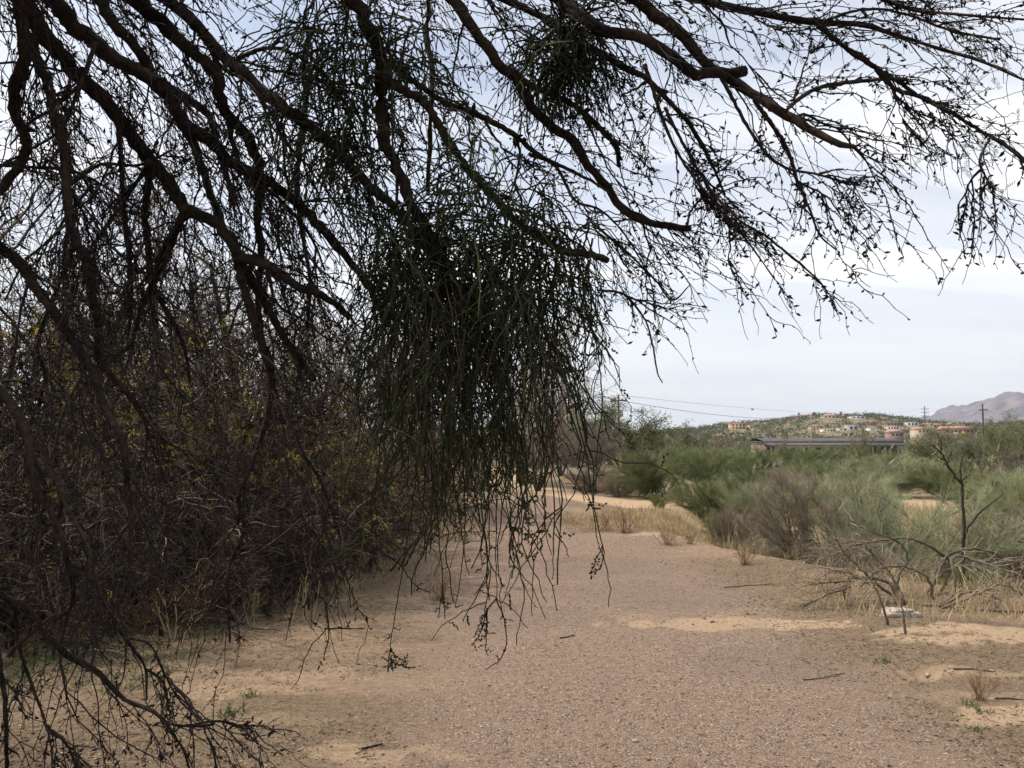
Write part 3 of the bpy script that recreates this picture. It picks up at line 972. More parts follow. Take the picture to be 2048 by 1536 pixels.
    b1 = np.concatenate((a1, a2, a1))
    keep = rng.random(len(b1)) < (0.5 if not left else 0.42)
    b1 = b1[keep]
    bd = nrm(rng.normal(size=(len(b1), 3)) + np.array((0, 0, -0.1)))
    sz = (0.5 + 1.25 * rng.random(len(b1)) ** 2.5)
    tw.buds(b1 - base, bd, 0.0175 * sz, 0.0038 * sz, tone=rng.random(len(b1)) * 0.4)
    n_bud += len(b1)
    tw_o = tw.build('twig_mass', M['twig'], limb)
    tw_o['kind'] = 'stuff'

# the same tree's unseen crown, added overhead and left to block sky light
for k in range(30):
    a_ = rng.random()
    if k < 18:
        tip = np.array((-4.5 + 7.0 * rng.random(), -4.5 + 5.0 * rng.random(), 3.4 + 1.6 * rng.random()))
    else:
        tip = np.array((-8.0 + 3.2 * rng.random(), 0.5 + 5.0 * rng.random(), 2.6 + 2.4 * rng.random()))
    mid = FORK * 0.5 + tip * 0.5 + np.array((0, 0, 0.7))
    C = catmull(np.array([(*FORK, 0.07), (*mid, 0.045), (*tip, 0.012)]), 22)
    C[:, :3] += rng.normal(size=(22, 3)) * 0.012
    lm = MB()
    lm.tubes(C[None, :, :3] - base, C[None, :, 3], 6)
    limb = lm.build('branch', M['bark'], big_tree, True)
    st, dr, _i, tt = sprout(C[None, :, :3], 40, 0.25, 1.0, 0.5, 1.4)
    P1 = grow(st, dr, 0.4 + 0.7 * rng.random(40), 8, 0.1, (0, 0, -0.05), 0.12)
    tw = MB()
    tw.tubes(P1 - base, taper(40, 8, 0.006, 0.002), 3, tone=rng.random(40))
    s2, d2, i2, t2 = sprout(P1, 300, 0.1, 1.0, 0.4, 1.2)
    P2 = grow(s2, d2, 0.12 + 0.3 * rng.random(300), 3, 0.12, (0, 0, -0.05), 0.15)
    tw.tubes(P2 - base, taper(300, 3, 0.0032, 0.002), 3, cap=False, tone=rng.random(300))
    tw.leaves(P2[:, 1:].reshape(-1, 3) - base, rng.normal(size=(600, 3)), 0.06, 0.025, tone=rng.random(600))
    o = tw.build('twig_mass', M['twig'], limb)
    o['kind'] = 'stuff'

# the few feathery leaves at the tree's outer edge, upper right
lf = MB()
for px, py, Y, n in ((1960, 60, 2.9, 9), (2010, 120, 2.9, 8), (1930, 170, 2.95, 8), (1985, 250, 2.9, 5), (1940, 290, 2.9, 9), (2035, 350, 2.85, 5), (1880, 120, 3.0, 6), (1540, 85, 3.1, 4), (1380, 110, 3.2, 4),
                     (1960, 340, 2.9, 5), (1830, 260, 3.0, 4), (1600, 100, 3.1, 5), (1250, 260, 3.4, 5), (1020, 190, 3.6, 4), (1900, 20, 3.0, 6), (950, 260, 3.6, 4), (1840, 330, 3, 3)):
    for k in range(n):
        c = at(px + rng.normal() * 26, py + rng.normal() * 22, Y)
        ax = nrm((rng.normal(size=3) * 0.7 + np.array((0.6, 0, -0.6)))[None])[0]
        Lr = 0.04 + 0.03 * rng.random()
        t = np.linspace(0, 1, 6)[:, None]
        rp = c + ax * Lr * t + np.array((0, 0, -0.012)) * t ** 2
        lf.tubes(rp[None] - base, np.full((1, 6), 0.0006), 3)
        side = nrm(np.cross(ax, rng.normal(size=3))[None])[0]
        tt = np.linspace(0.15, 1, 10)[:, None]
        bp = c + ax * Lr * tt + np.array((0, 0, -0.012)) * tt ** 2
        for sgn in (1, -1):
            lf.leaves(bp - base, sgn * side[None] + ax * 0.35 + rng.normal(size=(10, 3)) * 0.06, 0.010, 0.0034, tone=rng.random(10))
o = lf.build('leaf_spray', M['leaflet'], big_tree)
o['kind'] = 'stuff'


# ------------------------------------------------------------------ desert mistletoe
def mistletoe(label, anchors, n, lmin, lmax, spread, side_n, xlim=None, trop=0.16):
    """anchors: (px, py, Y) on the limbs; strands leave them in all directions and then hang"""
    A = np.array([at(*a) for a in anchors])
    root = thing('mistletoe_clump', label, 'mistletoe', A.mean(axis=0), group=None)
    b = np.array(root.location)
    i = rng.integers(0, len(A), n)
    st = A[i] + rng.normal(size=(n, 3)) * np.array((0.05, 0.06, 0.05)) * spread
    d = rng.normal(size=(n, 3)) * np.array((0.7, 0.8, 0.6)) + np.array((-0.06, 0, -0.3))
    d[:, 2] += np.where(rng.random(n) < 0.35, 0.9, 0.0)
    d = nrm(d)
    trv = np.zeros((n, 3))
    trv[:, 2] = -trop * (0.35 + 1.1 * rng.random(n))
    trv[:, :2] = rng.normal(size=(n, 2)) * 0.018
    Lm = lmin + (lmax - lmin) * rng.random(n) ** 1.1
    K = 20
    P = grow(st, d, Lm, K, 0.10, trv, 0.15)
    pxs = P[:, :, 0] / np.maximum(P[:, :, 1], 0.5) * F + 1024
    if xlim:
        ok = (pxs.max(1) < xlim[1] + 70 * rng.random(n) ** 2) & (pxs.min(1) > xlim[0] - 110 * rng.random(n) ** 1.5)
        P = P[ok]
        n = len(P)
    mb = MB()
    mb.tubes(P - b, taper(n, K, 0.0034 + 0.0012 * rng.random(n), 0.0022), 4, tone=np.clip(rng.normal(0.45, 0.25, n), 0, 1))
    st2, d2, i2, t2 = sprout(P, side_n, 0.15, 0.98, 0.4, 1.2, (0, 0, -0.05))
    K2 = 9
    L2 = (0.06 + 0.26 * rng.random(side_n)) * (0.5 + 0.5 * lmax)
    P2 = grow(st2, d2, L2, K2, 0.09, (0, 0, -trop * 0.8), 0.16)
    mb.tubes(P2 - b, taper(side_n, K2, 0.0028, 0.0018), 3, tone=np.clip(rng.normal(0.55, 0.25, side_n), 0, 1))
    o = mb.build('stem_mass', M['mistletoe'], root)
    o['kind'] = 'stuff'
    # beaded flower spikes and scale leaves
    fb = MB()
    nf = int(side_n * 0.6)
    allp = np.concatenate((P[:, 5:].reshape(-1, 3), P2[:, 3:].reshape(-1, 3)))
    j = rng.integers(0, len(allp), nf)
    c = allp[j]
    fd = nrm(rng.normal(size=(nf, 3)) + np.array((0, 0, -0.15)))
    for q in range(6):
        cc = c + fd * (0.006 + 0.0085 * q) + rng.normal(size=(nf, 3)) * 0.0012
        fb.buds(cc - b, nrm(fd + rng.normal(size=(nf, 3)) * 0.9), 0.013, 0.0050, tone=rng.random(nf))
    j = rng.integers(0, len(allp), nf)
    fb.buds(allp[j] - b, rng.normal(size=(nf, 3)), 0.010, 0.0026, tone=rng.random(nf))
    o = fb.build('flower_spike_mass', M['mistletoe'], root)
    o['kind'] = 'stuff'
    return root, b


mt, mtb = mistletoe('large dark green mistletoe clump hanging over the path at the centre of the photo',
                    [(800, 400, 3.45), (840, 440, 3.5), (880, 470, 3.4), (930, 450, 3.4), (960, 430, 3.35), (1000, 470, 3.35), (1060, 490, 3.3), (900, 540, 3.4), (960, 540, 3.35), (1090, 470, 3.3), (780, 520, 3.5), (1020, 560, 3.35), (750, 470, 3.55), (1110, 500, 3.3), (1080, 540, 3.3), (860, 700, 3.4), (980, 720, 3.35), (860, 620, 3.4), (930, 660, 3.35), (1040, 600, 3.3)],
                    410, 0.3, 1.3, 2.4, 1500, (720, 1190), trop=0.14)
# the long strands that reach down in front of the path, drawn where they hang
long_mb = MB()
for Y, pts in ((3.2, [(985, 800), (993, 930), (992, 1100), (993, 1198)]), (3.2, [(993, 1198), (1008, 1240), (1012, 1290), (1000, 1318), (970, 1340)]), (3.2, [(993, 1198), (975, 1218), (960, 1250), (948, 1275)]),
               (3.2, [(974, 1218), (973, 1270), (971, 1300), (978, 1312)]), (3.2, [(975, 1215), (962, 1262), (945, 1290)]), (3.3, [(840, 900), (815, 1080), (795, 1200), (783, 1270), (781, 1305)]),
               (3.3, [(781, 1297), (776, 1335)]), (3.3, [(781, 1300), (795, 1316), (815, 1327)]), (3.3, [(782, 1315), (785, 1338)]), (3.3, [(783, 1322), (800, 1330), (818, 1337)]),
               (3.25, [(1195, 700), (1205, 800), (1195, 900), (1190, 990)]), (3.3, [(870, 980), (880, 1100), (885, 1180), (875, 1235)]), (3.3, [(885, 1170), (890, 1238)]), (3.25, [(960, 850), (975, 960), (978, 1080), (972, 1150), (948, 1190)]),
               (3.25, [(1085, 850), (1090, 970), (1088, 1063)]), (3.25, [(1088, 1060), (1070, 1066), (1045, 1080)]), (3.25, [(1020, 920), (1022, 1040), (1030, 1076)]), (3.25, [(1020, 1050), (1040, 1066), (1055, 1067)]),
               (3.2, [(1040, 960), (1050, 1020), (1055, 1055)]), (3.3, [(925, 900), (930, 1060), (920, 1160), (910, 1215)]), (3.3, [(760, 1100), (800, 1130), (830, 1170), (860, 1185)]), (3.25, [(895, 880), (930, 1110), (938, 1150)])):
    A = np.array([at(p[0], p[1], Y) for p in pts])
    K = 24
    C = catmull(A, K)
    C += rng.normal(size=C.shape) * 0.0015
    long_mb.tubes(C[None] - mtb, np.linspace(0.0030, 0.0017, K)[None], 5, tone=[0.45])
    for q in range(5):
        c = C[rng.integers(4, K)]
        fd = nrm((rng.normal(size=3) * np.array((1, 1, 0.35)))[None])
        for w in range(6):
            long_mb.buds(c[None] - mtb + fd * (0.006 * w), nrm(fd + rng.normal(size=(1, 3)) * 0.8), 0.009, 0.0034, tone=[0.4])
o = long_mb.build('long_strand_mass', M['mistletoe'], mt)
o['kind'] = 'stuff'
dd = MB()
A = np.array([at(p[0], p[1], Y) for p, Y in (((900, 560), 3.4), ((860, 600), 3.45), ((950, 600), 3.4))])
n = 130
P = grow(A[rng.integers(0, 3, n)] + rng.normal(size=(n, 3)) * 0.05, nrm(rng.normal(size=(n, 3)) * np.array((.6, .6, .4)) + np.array((0, 0, -.5))), 0.35 + 0.5 * rng.random(n), 14, 0.08, (0, 0, -0.14), 0.05)
dd.tubes(P - mtb, taper(n, 14, 0.0028, 0.0014), 3, tone=rng.random(n))
o = dd.build('dead_stem_mass', M['mistletoe_dead'], mt)
o['kind'] = 'stuff'

mistletoe('tall loose mistletoe clump wrapped about the thick limb at the top, left of centre',
          [(660, -20, 3.5), (700, 60, 3.5), (640, 100, 3.6), (720, 140, 3.45), (680, 200, 3.5), (650, 260, 3.6), (790, 90, 3.4), (700, 300, 3.5)], 240, 0.2, 0.66, 1.3, 560, trop=0.11)
mistletoe('small dense mistletoe bunch under the crossing limbs at the top, right of centre',
          [(1120, 60, 3.35), (1140, 80, 3.35), (1160, 100, 3.35), (1100, 120, 3.4)], 150, 0.16, 0.42, 1.0, 380, trop=0.11)


# ------------------------------------------------------------------ plants that stand on the ground: one builder per kind
def put(px, Y):
    x = at(px, 875, Y)[0]
    return np.array((x, Y, float(gz(x, Y)) - 0.03))


def bush_parts(root, stems, foliage, leaf=None):
    a = stems[0].build('stem', stems[1], root, False)
    b = foliage[0].build('foliage', foliage[1], root)
    a['kind'] = 'stuff'
    b['kind'] = 'stuff'
    if leaf:
        c = leaf[0].build('leaf_mass', leaf[1], root)
        c['kind'] = 'stuff'


def make_thicket_tree(label, h, leafmat, nleaf, seed_spread=0.5, group=None, twigs=4000):
    """several leaning stems, a broad tangled crown of bare twigs and a thin veil of leaves"""
    root = thing('thicket_tree', label, 'tree', (0, 0, 0), group=group)
    ns = 4
    a = rng.random(ns) * 6.28
    d = np.stack((np.cos(a) * seed_spread, np.sin(a) * seed_spread, np.ones(ns)), -1)
    P0 = grow(rng.normal(size=(ns, 3)) * np.array((0.15, 0.15, 0)), d, h * (0.65 + 0.3 * rng.random(ns)), 12, 0.10, (0, 0, 0.02), 0.05)
    st = MB()
    st.tubes(P0, taper(ns, 12, 0.075 + 0.03 * rng.random(ns), 0.02), 7)
    t_o = st.build('trunk', M['thicket_bark'], root, True)
    t_o['kind'] = 'stuff'
    n1 = 60
    s1, d1, i1, t1 = sprout(P0, n1, 0.15, 1.0, 0.4, 1.2, (0, 0, 0.1))
    P1 = grow(s1, d1, h * (0.28 + 0.26 * rng.random(n1)), 10, 0.12, (0, 0, 0.0), 0.1)
    cr = MB()
    cr.tubes(P1, taper(n1, 10, 0.022, 0.008), 4, tone=rng.random(n1))
    n2 = 420
    s2, d2, i2, t2 = sprout(P1, n2, 0.1, 1.0, 0.4, 1.3)
    P2 = grow(s2, d2, h * (0.09 + 0.15 * rng.random(n2)), 8, 0.12, (0, 0, -0.03), 0.14)
    cr.tubes(P2, taper(n2, 8, 0.008, 0.004), 3, tone=rng.random(n2))
    n3 = twigs
    s3, d3, i3, t3 = sprout(P2, n3, 0.1, 1.0, 0.4, 1.3)
    P3 = grow(s3, d3, h * (0.03 + 0.07 * rng.random(n3)), 5, 0.12, (0, 0, -0.05), 0.2)
    cr.tubes(P3, taper(n3, 5, 0.0038, 0.002), 3, cap=False, tone=rng.random(n3) ** 1.8)
    c_o = cr.build('crown', M['thicket_twig'], root)
    c_o['kind'] = 'stuff'
    lv = MB()
    pts = P3[:, 1:].reshape(-1, 3)
    j = rng.integers(0, len(pts), nleaf)
    lv.leaves(pts[j] + rng.normal(size=(nleaf, 3)) * 0.02, rng.normal(size=(nleaf, 3)) + np.array((0, 0, -0.3)), 0.03 + 0.025 * rng.random(nleaf), 0.008 + 0.007 * rng.random(nleaf), tone=rng.random(nleaf))
    l_o = lv.build('leaf_mass', leafmat, root)
    l_o['kind'] = 'stuff'
    return root


def make_thicket_shrub(label, h, w, leafmat, nleaf, twigs=3600, twigmat='thicket_twig'):
    """a dense knot of dry crossing twigs"""
    root = thing('thicket_shrub', label, 'shrub', (0, 0, 0))
    ns = 26
    a = rng.random(ns) * 6.28
    lean = 0.2 + 0.9 * rng.random(ns)
    d = np.stack((np.cos(a) * lean, np.sin(a) * lean, np.ones(ns)), -1)
    P0 = grow(rng.normal(size=(ns, 3)) * np.array((0.25 * w, 0.25 * w, 0)), d, h * (0.7 + 0.6 * rng.random(ns)), 10, 0.12, (0, 0, -0.04), 0.1)
    st = MB()
    st.tubes(P0, taper(ns, 10, 0.018, 0.006), 4, tone=rng.random(ns))
    n1 = 300
    s1, d1, i1, t1 = sprout(P0, n1, 0.1, 1.0, 0.4, 1.4)
    P1 = grow(s1, d1, h * (0.18 + 0.3 * rng.random(n1)), 8, 0.13, (0, 0, -0.05), 0.15)
    fo = MB()
    fo.tubes(P1, taper(n1, 8, 0.006, 0.0025), 3, tone=rng.random(n1) ** 1.8)
    s2, d2, i2, t2 = sprout(P1, twigs, 0.1, 1.0, 0.4, 1.4)
    P2 = grow(s2, d2, h * (0.05 + 0.13 * rng.random(twigs)), 5, 0.14, (0, 0, -0.06), 0.2)
    fo.tubes(P2, taper(twigs, 5, 0.0026, 0.0014), 3, cap=False, tone=rng.random(twigs) ** 1.8)
    lv = None
    if nleaf:
        lv = MB()
        pts = P2[:, 1:].reshape(-1, 3)
        # leaves sit in sprays
        nc = max(20, nleaf // 26)
        cj = pts[rng.integers(0, len(pts), nc)]
        ax = nrm(rng.normal(size=(nc, 3)) + np.array((0, 0, -0.2)))
        k = rng.integers(0, nc, nleaf)
        c = cj[k] + ax[k] * (0.13 * rng.random(nleaf))[:, None] + rng.normal(size=(nleaf, 3)) * 0.008
        lv.leaves(c, rng.normal(size=(nleaf, 3)) + ax[k] * 0.4, 0.016 + 0.012 * rng.random(nleaf), 0.0065, tone=np.clip(rng.random(nc)[k] + 0.15 * rng.normal(size=nleaf), 0, 1))
    bush_parts(root, (st, M['thicket_bark']), (fo, M[twigmat]), (lv, leafmat) if lv else None)
    return root


def make_broom(label, mat, h=1.8, w=1.1, n_fine=4200, lean=0.55, r=0.0032, stemmat='dry_stem', name='broom_shrub', up=0.05, round_=True):
    """many rising stems that split again and again into fine green rods"""
    root = thing(name, label, 'shrub', (0, 0, 0))
    ns = 16
    a = rng.random(ns) * 6.28
    le = lean * (0.25 + rng.random(ns))
    d = np.stack((np.cos(a) * le, np.sin(a) * le, np.ones(ns)), -1)
    P0 = grow(rng.normal(size=(ns, 3)) * np.array((0.12 * w, 0.12 * w, 0)), d, h * (0.55 + 0.3 * rng.random(ns)), 9, 0.07, (0, 0, 0.01), 0.06)
    st = MB()
    st.tubes(P0, taper(ns, 9, 0.02, 0.006), 4, tone=rng.random(ns))
    n1 = 190
    s1, d1, i1, t1 = sprout(P0, n1, 0.1, 1.0, 0.3, 1.1, (0, 0, 0.05))
    P1 = grow(s1, d1, h * (0.2 + 0.26 * rng.random(n1)), 7, 0.12, (0, 0, 0.01), 0.1)
    fo = MB()
    fo.tubes(P1, taper(n1, 7, 0.006, 0.0035), 3, cap=False, tone=rng.random(n1) * 0.5)
    s2, d2, i2, t2 = sprout(P1, n_fine, 0.1, 1.0, 0.3, 1.2, (0, 0, 0.05))
    tn1 = rng.random(n1)
    if round_:
        # shoots thrown far out of the dome break off
        rr = np.sqrt((s2[:, 0] / (0.52 * w * h / 1.3)) ** 2 + (s2[:, 1] / (0.52 * w * h / 1.3)) ** 2 + ((s2[:, 2] - 0.42 * h) / (0.5 * h)) ** 2)
        ok = (rr < 1.0 + 0.35 * rng.random(n_fine) ** 3) & (s2[:, 2] > 0.04)
        s2, d2, i2 = s2[ok], d2[ok], i2[ok]
        n_fine = len(s2)
        d2 = nrm(d2 + nrm(s2 - np.array((0, 0, 0.3 * h))) * 0.5)
    P2 = grow(s2, d2, h * (0.05 + 0.12 * rng.random(n_fine)), 4, 0.12, (0, 0, up * 0.6), 0.12)
    fo.tubes(P2, taper(n_fine, 4, r, r * 0.55), 3, cap=False, tone=np.clip(0.5 * tn1[i2] + 0.5 * rng.random(n_fine), 0, 1))
    bush_parts(root, (st, M[stemmat]), (fo, M[mat]))
    return root


def make_far_tree(label, h, mat='far_leaf', nleaf=5200, bare=False, name='mesquite_tree', clump=70, wide=1.0):
    root = thing(name, label, 'tree', (0, 0, 0))
    ns = 4
    a = rng.random(ns) * 6.28
    d = np.stack((np.cos(a) * 0.45 * wide, np.sin(a) * 0.45 * wide, np.ones(ns)), -1)
    P0 = grow(np.zeros((ns, 3)), d, h * (0.6 + 0.25 * rng.random(ns)), 9, 0.12, (0, 0, 0), 0.08)
    tk = MB()
    tk.tubes(P0, taper(ns, 9, 0.035 * h / 2, 0.01 * h / 3), 6)
    o = tk.build('trunk', M['far_bark'], root, True)
    o['kind'] = 'stuff'
    n1 = 60
    s1, d1, i1, t1 = sprout(P0, n1, 0.25, 1.0, 0.4, 1.3)
    P1 = grow(s1, d1, h * wide * (0.2 + 0.25 * rng.random(n1)), 7, 0.12, (0, 0, -0.01), 0.12)
    cr = MB()
    cr.tubes(P1, taper(n1, 7, 0.014 * h / 3, 0.006 * h / 3), 3, tone=rng.random(n1) * 0.3)
    n2 = 600
    s2, d2, i2, t2 = sprout(P1, n2, 0.2, 1.0, 0.4, 1.2)
    P2 = grow(s2, d2, h * (0.06 + 0.12 * rng.random(n2)), 5, 0.12, (0, 0, -0.02), 0.15)
    cr.tubes(P2, taper(n2, 5, 0.004 * h / 2, 0.002 * h / 2), 3, cap=False, tone=rng.random(n2) * 0.4)
    pts = P2[:, 1:].reshape(-1, 3)
    j = rng.integers(0, len(pts), nleaf)
    sz = 0.028 * h
    if bare:
        ax = nrm(rng.normal(size=(nleaf, 3)))
        Pf = grow(pts[j], ax, 0.09 * h * rng.random(nleaf) + 0.02 * h, 3, 0.1)
        cr.tubes(Pf, np.full((nleaf, 3), 0.0011 * h), 3, cap=False, tone=rng.random(nleaf))
    else:
        cn = rng.random(n2)
        cr.leaves(pts[j] + rng.normal(size=(nleaf, 3)) * 0.02 * h, rng.normal(size=(nleaf, 3)), sz * (0.6 + 0.8 * rng.random(nleaf)), sz * 0.4, tone=np.clip(0.6 * cn[j // 4 % n2] + 0.4 * rng.random(nleaf), 0, 1))
    o = cr.build('crown', M[mat], root)
    o['kind'] = 'stuff'
    return root


def make_weed(label, mat, h=0.5, n=26, name='dry_weed', cat='weed', side=60, lean=0.5, r=0.0022):
    root = thing(name, label, cat, (0, 0, 0))
    a = rng.random(n) * 6.28
    le = lean * rng.random(n)
    d = np.stack((np.cos(a) * le, np.sin(a) * le, np.ones(n)), -1)
    P0 = grow(rng.normal(size=(n, 3)) * np.array((0.05, 0.05, 0)), d, h * (0.5 + 0.5 * rng.random(n)), 7, 0.07, (0, 0, 0), 0.06)
    st = MB()
    st.tubes(P0, taper(n, 7, r * 1.3, r * 0.7), 3, tone=rng.random(n))
    o = st.build('stem', M[mat], root)
    o['kind'] = 'stuff'
    s, dr, i, t = sprout(P0, side, 0.3, 1.0, 0.4, 1.1, (0, 0, 0.1))
    P1 = grow(s, dr, h * (0.1 + 0.2 * rng.random(side)), 5, 0.08, (0, 0, 0.02), 0.1)
    sh = MB()
    sh.tubes(P1, taper(side, 5, r * 0.8, r * 0.5), 3, tone=rng.random(side))
    sh.buds(P1[:, -1], P1[:, -1] - P1[:, -2], 0.016, 0.004, tone=rng.random(side))
    o = sh.build('side_shoot', M[mat], root)
    o['kind'] = 'stuff'
    return root


def rows(maker, specs, group=None):
    """first spec is built, the others are copies; spec: (label, px, Y, scale, turn)"""
    root = None
    for label, px, Y, sc, rz in specs:
        p = put(px, Y)
        if root is None:
            root = maker(label)
            root.location = p
            root.rotation_euler = (0, 0, rz)
            root.scale = (sc,) * 3 if np.isscalar(sc) else sc
            if group:
                root['group'] = group
        else:
            clone(root, label, p, rz, sc, group)
    return root


# ---- the thicket on the left
rows(lambda l: make_thicket_tree(l, 4.4, M['pale_leaf'], 5200, 0.6), [
    ('bare thicket tree at the far left edge, tangled crown behind the drooping limbs', -60, 9.6, 1.0, 0.3),
    ('bare thicket tree left of centre with pale new leaves high in its crown', 430, 13.0, 1.12, 2.1),
    ('tall bare thicket tree behind the left thicket, its crown against white sky', 190, 15.5, 1.25, 4.0),
    ('thin bare thicket tree showing behind the left side of the big mistletoe clump', 700, 17.0, 1.05, 5.2),
])
rows(lambda l: make_thicket_tree(l, 3.9, M['thicket_leaf'], 10000, 0.75), [
    ('thicket tree with yellowing leaves among the twigs at the left edge', 60, 11.0, 1.0, 1.0),
    ('low spreading thicket tree with yellow-green leaves, second row left of the mistletoe', 560, 10.8, 0.80, 3.3),
    ('bare brown thicket tree beside the path behind the mistletoe strands', 850, 19.0, 1.0, 0.2),
    ('thicket tree furthest down the left side of the path with a bare feathery top', 1050, 30.0, 1.25, 2.7),
    ('thicket tree with sparse ochre leaves in the middle of the left thicket', 310, 9.6, 0.78, 4.6),
])
rows(lambda l: make_thicket_shrub(l, 1.7, 1.3, M['thicket_leaf'], 15000, 3200), [
    ('dense dry thicket shrub at the left edge with ochre leaf sprays', 20, 7.7, 1.15, 0.0),
    ('dense brown thicket shrub with ochre sprays above the rusty weed', 400, 8.9, 1.0, 1.3),
    ('brown thicket shrub with yellow sprays just left of the hanging mistletoe', 590, 10.2, 1.05, 2.9),
    ('tall thicket shrub with yellow-green sprays in the upper left thicket', 130, 9.3, 1.55, 4.4),
    ('thicket shrub half hidden behind the hanging mistletoe strands', 735, 12.2, 1.0, 5.4),
    ('thicket shrub with ochre sprays between two leaning stems at left', 260, 8.9, 1.25, 3.6),
    ('brown thicket shrub at the back of the left thicket under the bright gap', 470, 12.2, 1.2, 0.7),
])
rows(lambda l: make_thicket_shrub(l, 1.35, 1.4, M['thicket_leaf'], 900, 3600), [
    ('leafless tangled shrub at the foot of the thicket, far left', 110, 7.3, 1.0, 0.5),
    ('leafless tangled shrub over the shaded ground below the thicket, left of centre', 510, 8.9, 0.9, 2.2),
    ('leafless grey tangle at the thicket foot behind the pale forked weed', 330, 7.9, 1.0, 4.1),
    ('leafless tangled shrub at the path edge behind the lowest mistletoe strands', 680, 10.6, 0.9, 5.5),
    ('leafless shrub further along the left edge of the path', 790, 14.0, 1.0, 1.0),
    ('leafless shrub where the path bends out of sight on the left', 850, 19.5, 1.1, 3.0),
    ('leafless tangled shrub at the very left edge, reaching almost to the foreground', -70, 6.9, 1.0, 2.5),
    ('leafless low tangle beside the thicket shrub with ochre sprays', 470, 8.0, 0.8, 0.1),
    ('brown leafless thicket at the left of the far sandy bend', 925, 26.0, 1.5, 5.0),
])

# ---- shrubs on the right, between the path and the wash
rows(lambda l: make_broom(l, 'broom', 2.0, 1.5, 11500, 1.05, 0.0042), [
    ('rounded green broom shrub standing behind the pale sandy track', 1305, 23.0, (0.95, 0.95, 0.80), 0.0),
    ('grey-green broom shrub right of the rounded one, leaning to the right', 1420, 20.0, (0.72, 0.72, 0.66), 1.0),
    ('tall green broom shrub in the middle distance before the low grey roofs', 1540, 31.0, (1.25, 1.25, 0.98), 2.0),
    ('green broom shrub at the right, behind the dead forked sapling', 1965, 24.0, (1.1, 1.1, 0.88), 3.3),
    ('broad green broom shrub across the wash, right of the middle', 1640, 44.0, (1.7, 1.7, 1.0), 4.0),
    ('green broom shrub in front of the low grey-roofed building', 1615, 62.0, (2.1, 2.1, 1.55), 5.0),
    ('grey-green broom shrub between the tall broom and the large feathery shrub', 1650, 22.0, (0.75, 0.75, 0.68), 2.4),
    ('green broom shrub past the large feathery shrub, towards the umbrella-shaped mesquite', 1890, 36.0, (1.1, 1.1, 0.95), 0.9),
    ('olive broom shrub behind the rounded one on its right', 1395, 33.0, (1.1, 1.1, 0.95), 4.7),
    ('green broom shrub far across the wash under the rail fence', 1770, 58.0, (1.6, 1.6, 1.2), 3.0),
    ('green broom shrub to the right of the bare pale tree', 1500, 52.0, (1.9, 1.9, 1.3), 0.6),
])
rows(lambda l: make_broom(l, 'broom_pale', 2.6, 1.7, 13000, 1.0, 0.0031), [
    ('large feathery pale green shrub filling the right side behind the dead branches', 1835, 11.5, (0.8, 0.8, 0.78), 0.4),
    ('feathery pale green shrub at the right edge beyond the wash sand', 2040, 19.0, (0.7, 0.7, 0.66), 2.0),
    ('pale green feathery shrub left of the dead arching branches', 1700, 18.5, (0.7, 0.7, 0.62), 3.5),
    ('pale green feathery shrub behind the tan brush right of the path', 1500, 19.0, (0.5, 0.5, 0.5), 5.0),
    ('pale green feathery shrub in the far scrub at the right', 1780, 38.0, (1.3, 1.3, 0.85), 1.1),
])
rows(lambda l: make_broom(l, 'broom_bright', 0.7, 0.6, 1400, 0.9, 0.004, name='green_shrub', round_=False), [
    ('low bright green shrub at the foot of the grey twiggy bush', 1565, 13.2, (1.0, 1.0, 0.85), 0.0),
    ('tiny bright green shrub in front of the rounded broom by the sandy track', 1318, 19.3, 0.6, 1.0),
    ('yellow-green young shrub at the near foot of the middle broom shrubs', 1440, 16.0, (0.9, 0.9, 1.05), 2.0),
])
rows(lambda l: make_broom(l, 'dry_twig', 1.95, 1.6, 9000, 1.1, 0.0032, name='twiggy_bush', up=0.0), [
    ('grey leafless twiggy bush right of the low bright green shrub', 1630, 12.6, (0.85, 0.85, 0.95), 0.0),
    ('tan leafless brush beside the path at the bank edge', 1460, 15.2, (0.5, 0.5, 0.5), 1.0),
    ('brown leafless bush at the right edge beside the wash sand', 2060, 11.5, (0.75, 0.75, 0.95), 2.0),
    ('tan brush at the left foot of the rounded green broom', 1195, 25.5, (0.7, 0.7, 0.45), 3.0),
    ('straw-brown brush behind the dry weeds at the track', 1240, 23.5, (0.5, 0.5, 0.35), 4.0),
    ('pale brown leafless brush in the middle of the right scrub', 1590, 24.0, (1.0, 1.0, 0.85), 5.0),
    ('brown leafless brush low on the bank under the twiggy bush', 1540, 12.4, (0.6, 0.6, 0.4), 0.5),
    ('grey-brown brush along the bank left of the white rock', 1690, 10.9, (0.5, 0.5, 0.5), 1.7),
    ('grey brush hugging the foot of the large feathery shrub', 1760, 10.4, (0.5, 0.5, 0.45), 2.7),
    ('tan brush on the wash floor between green shrubs at right', 1730, 27.0, (1.0, 1.0, 0.7), 4.2),
    ('tan brush far right in front of the mesquites below the mountain', 2000, 33.0, (1.1, 1.1, 0.75), 5.2),
    ('grey bare brush at the left foot of the tall green broom', 1490, 24.0, (0.8, 0.8, 0.6), 0.2),
    ('brown brush behind the dead forked sapling', 1930, 12.4, (0.7, 0.7, 0.6), 3.7),
])
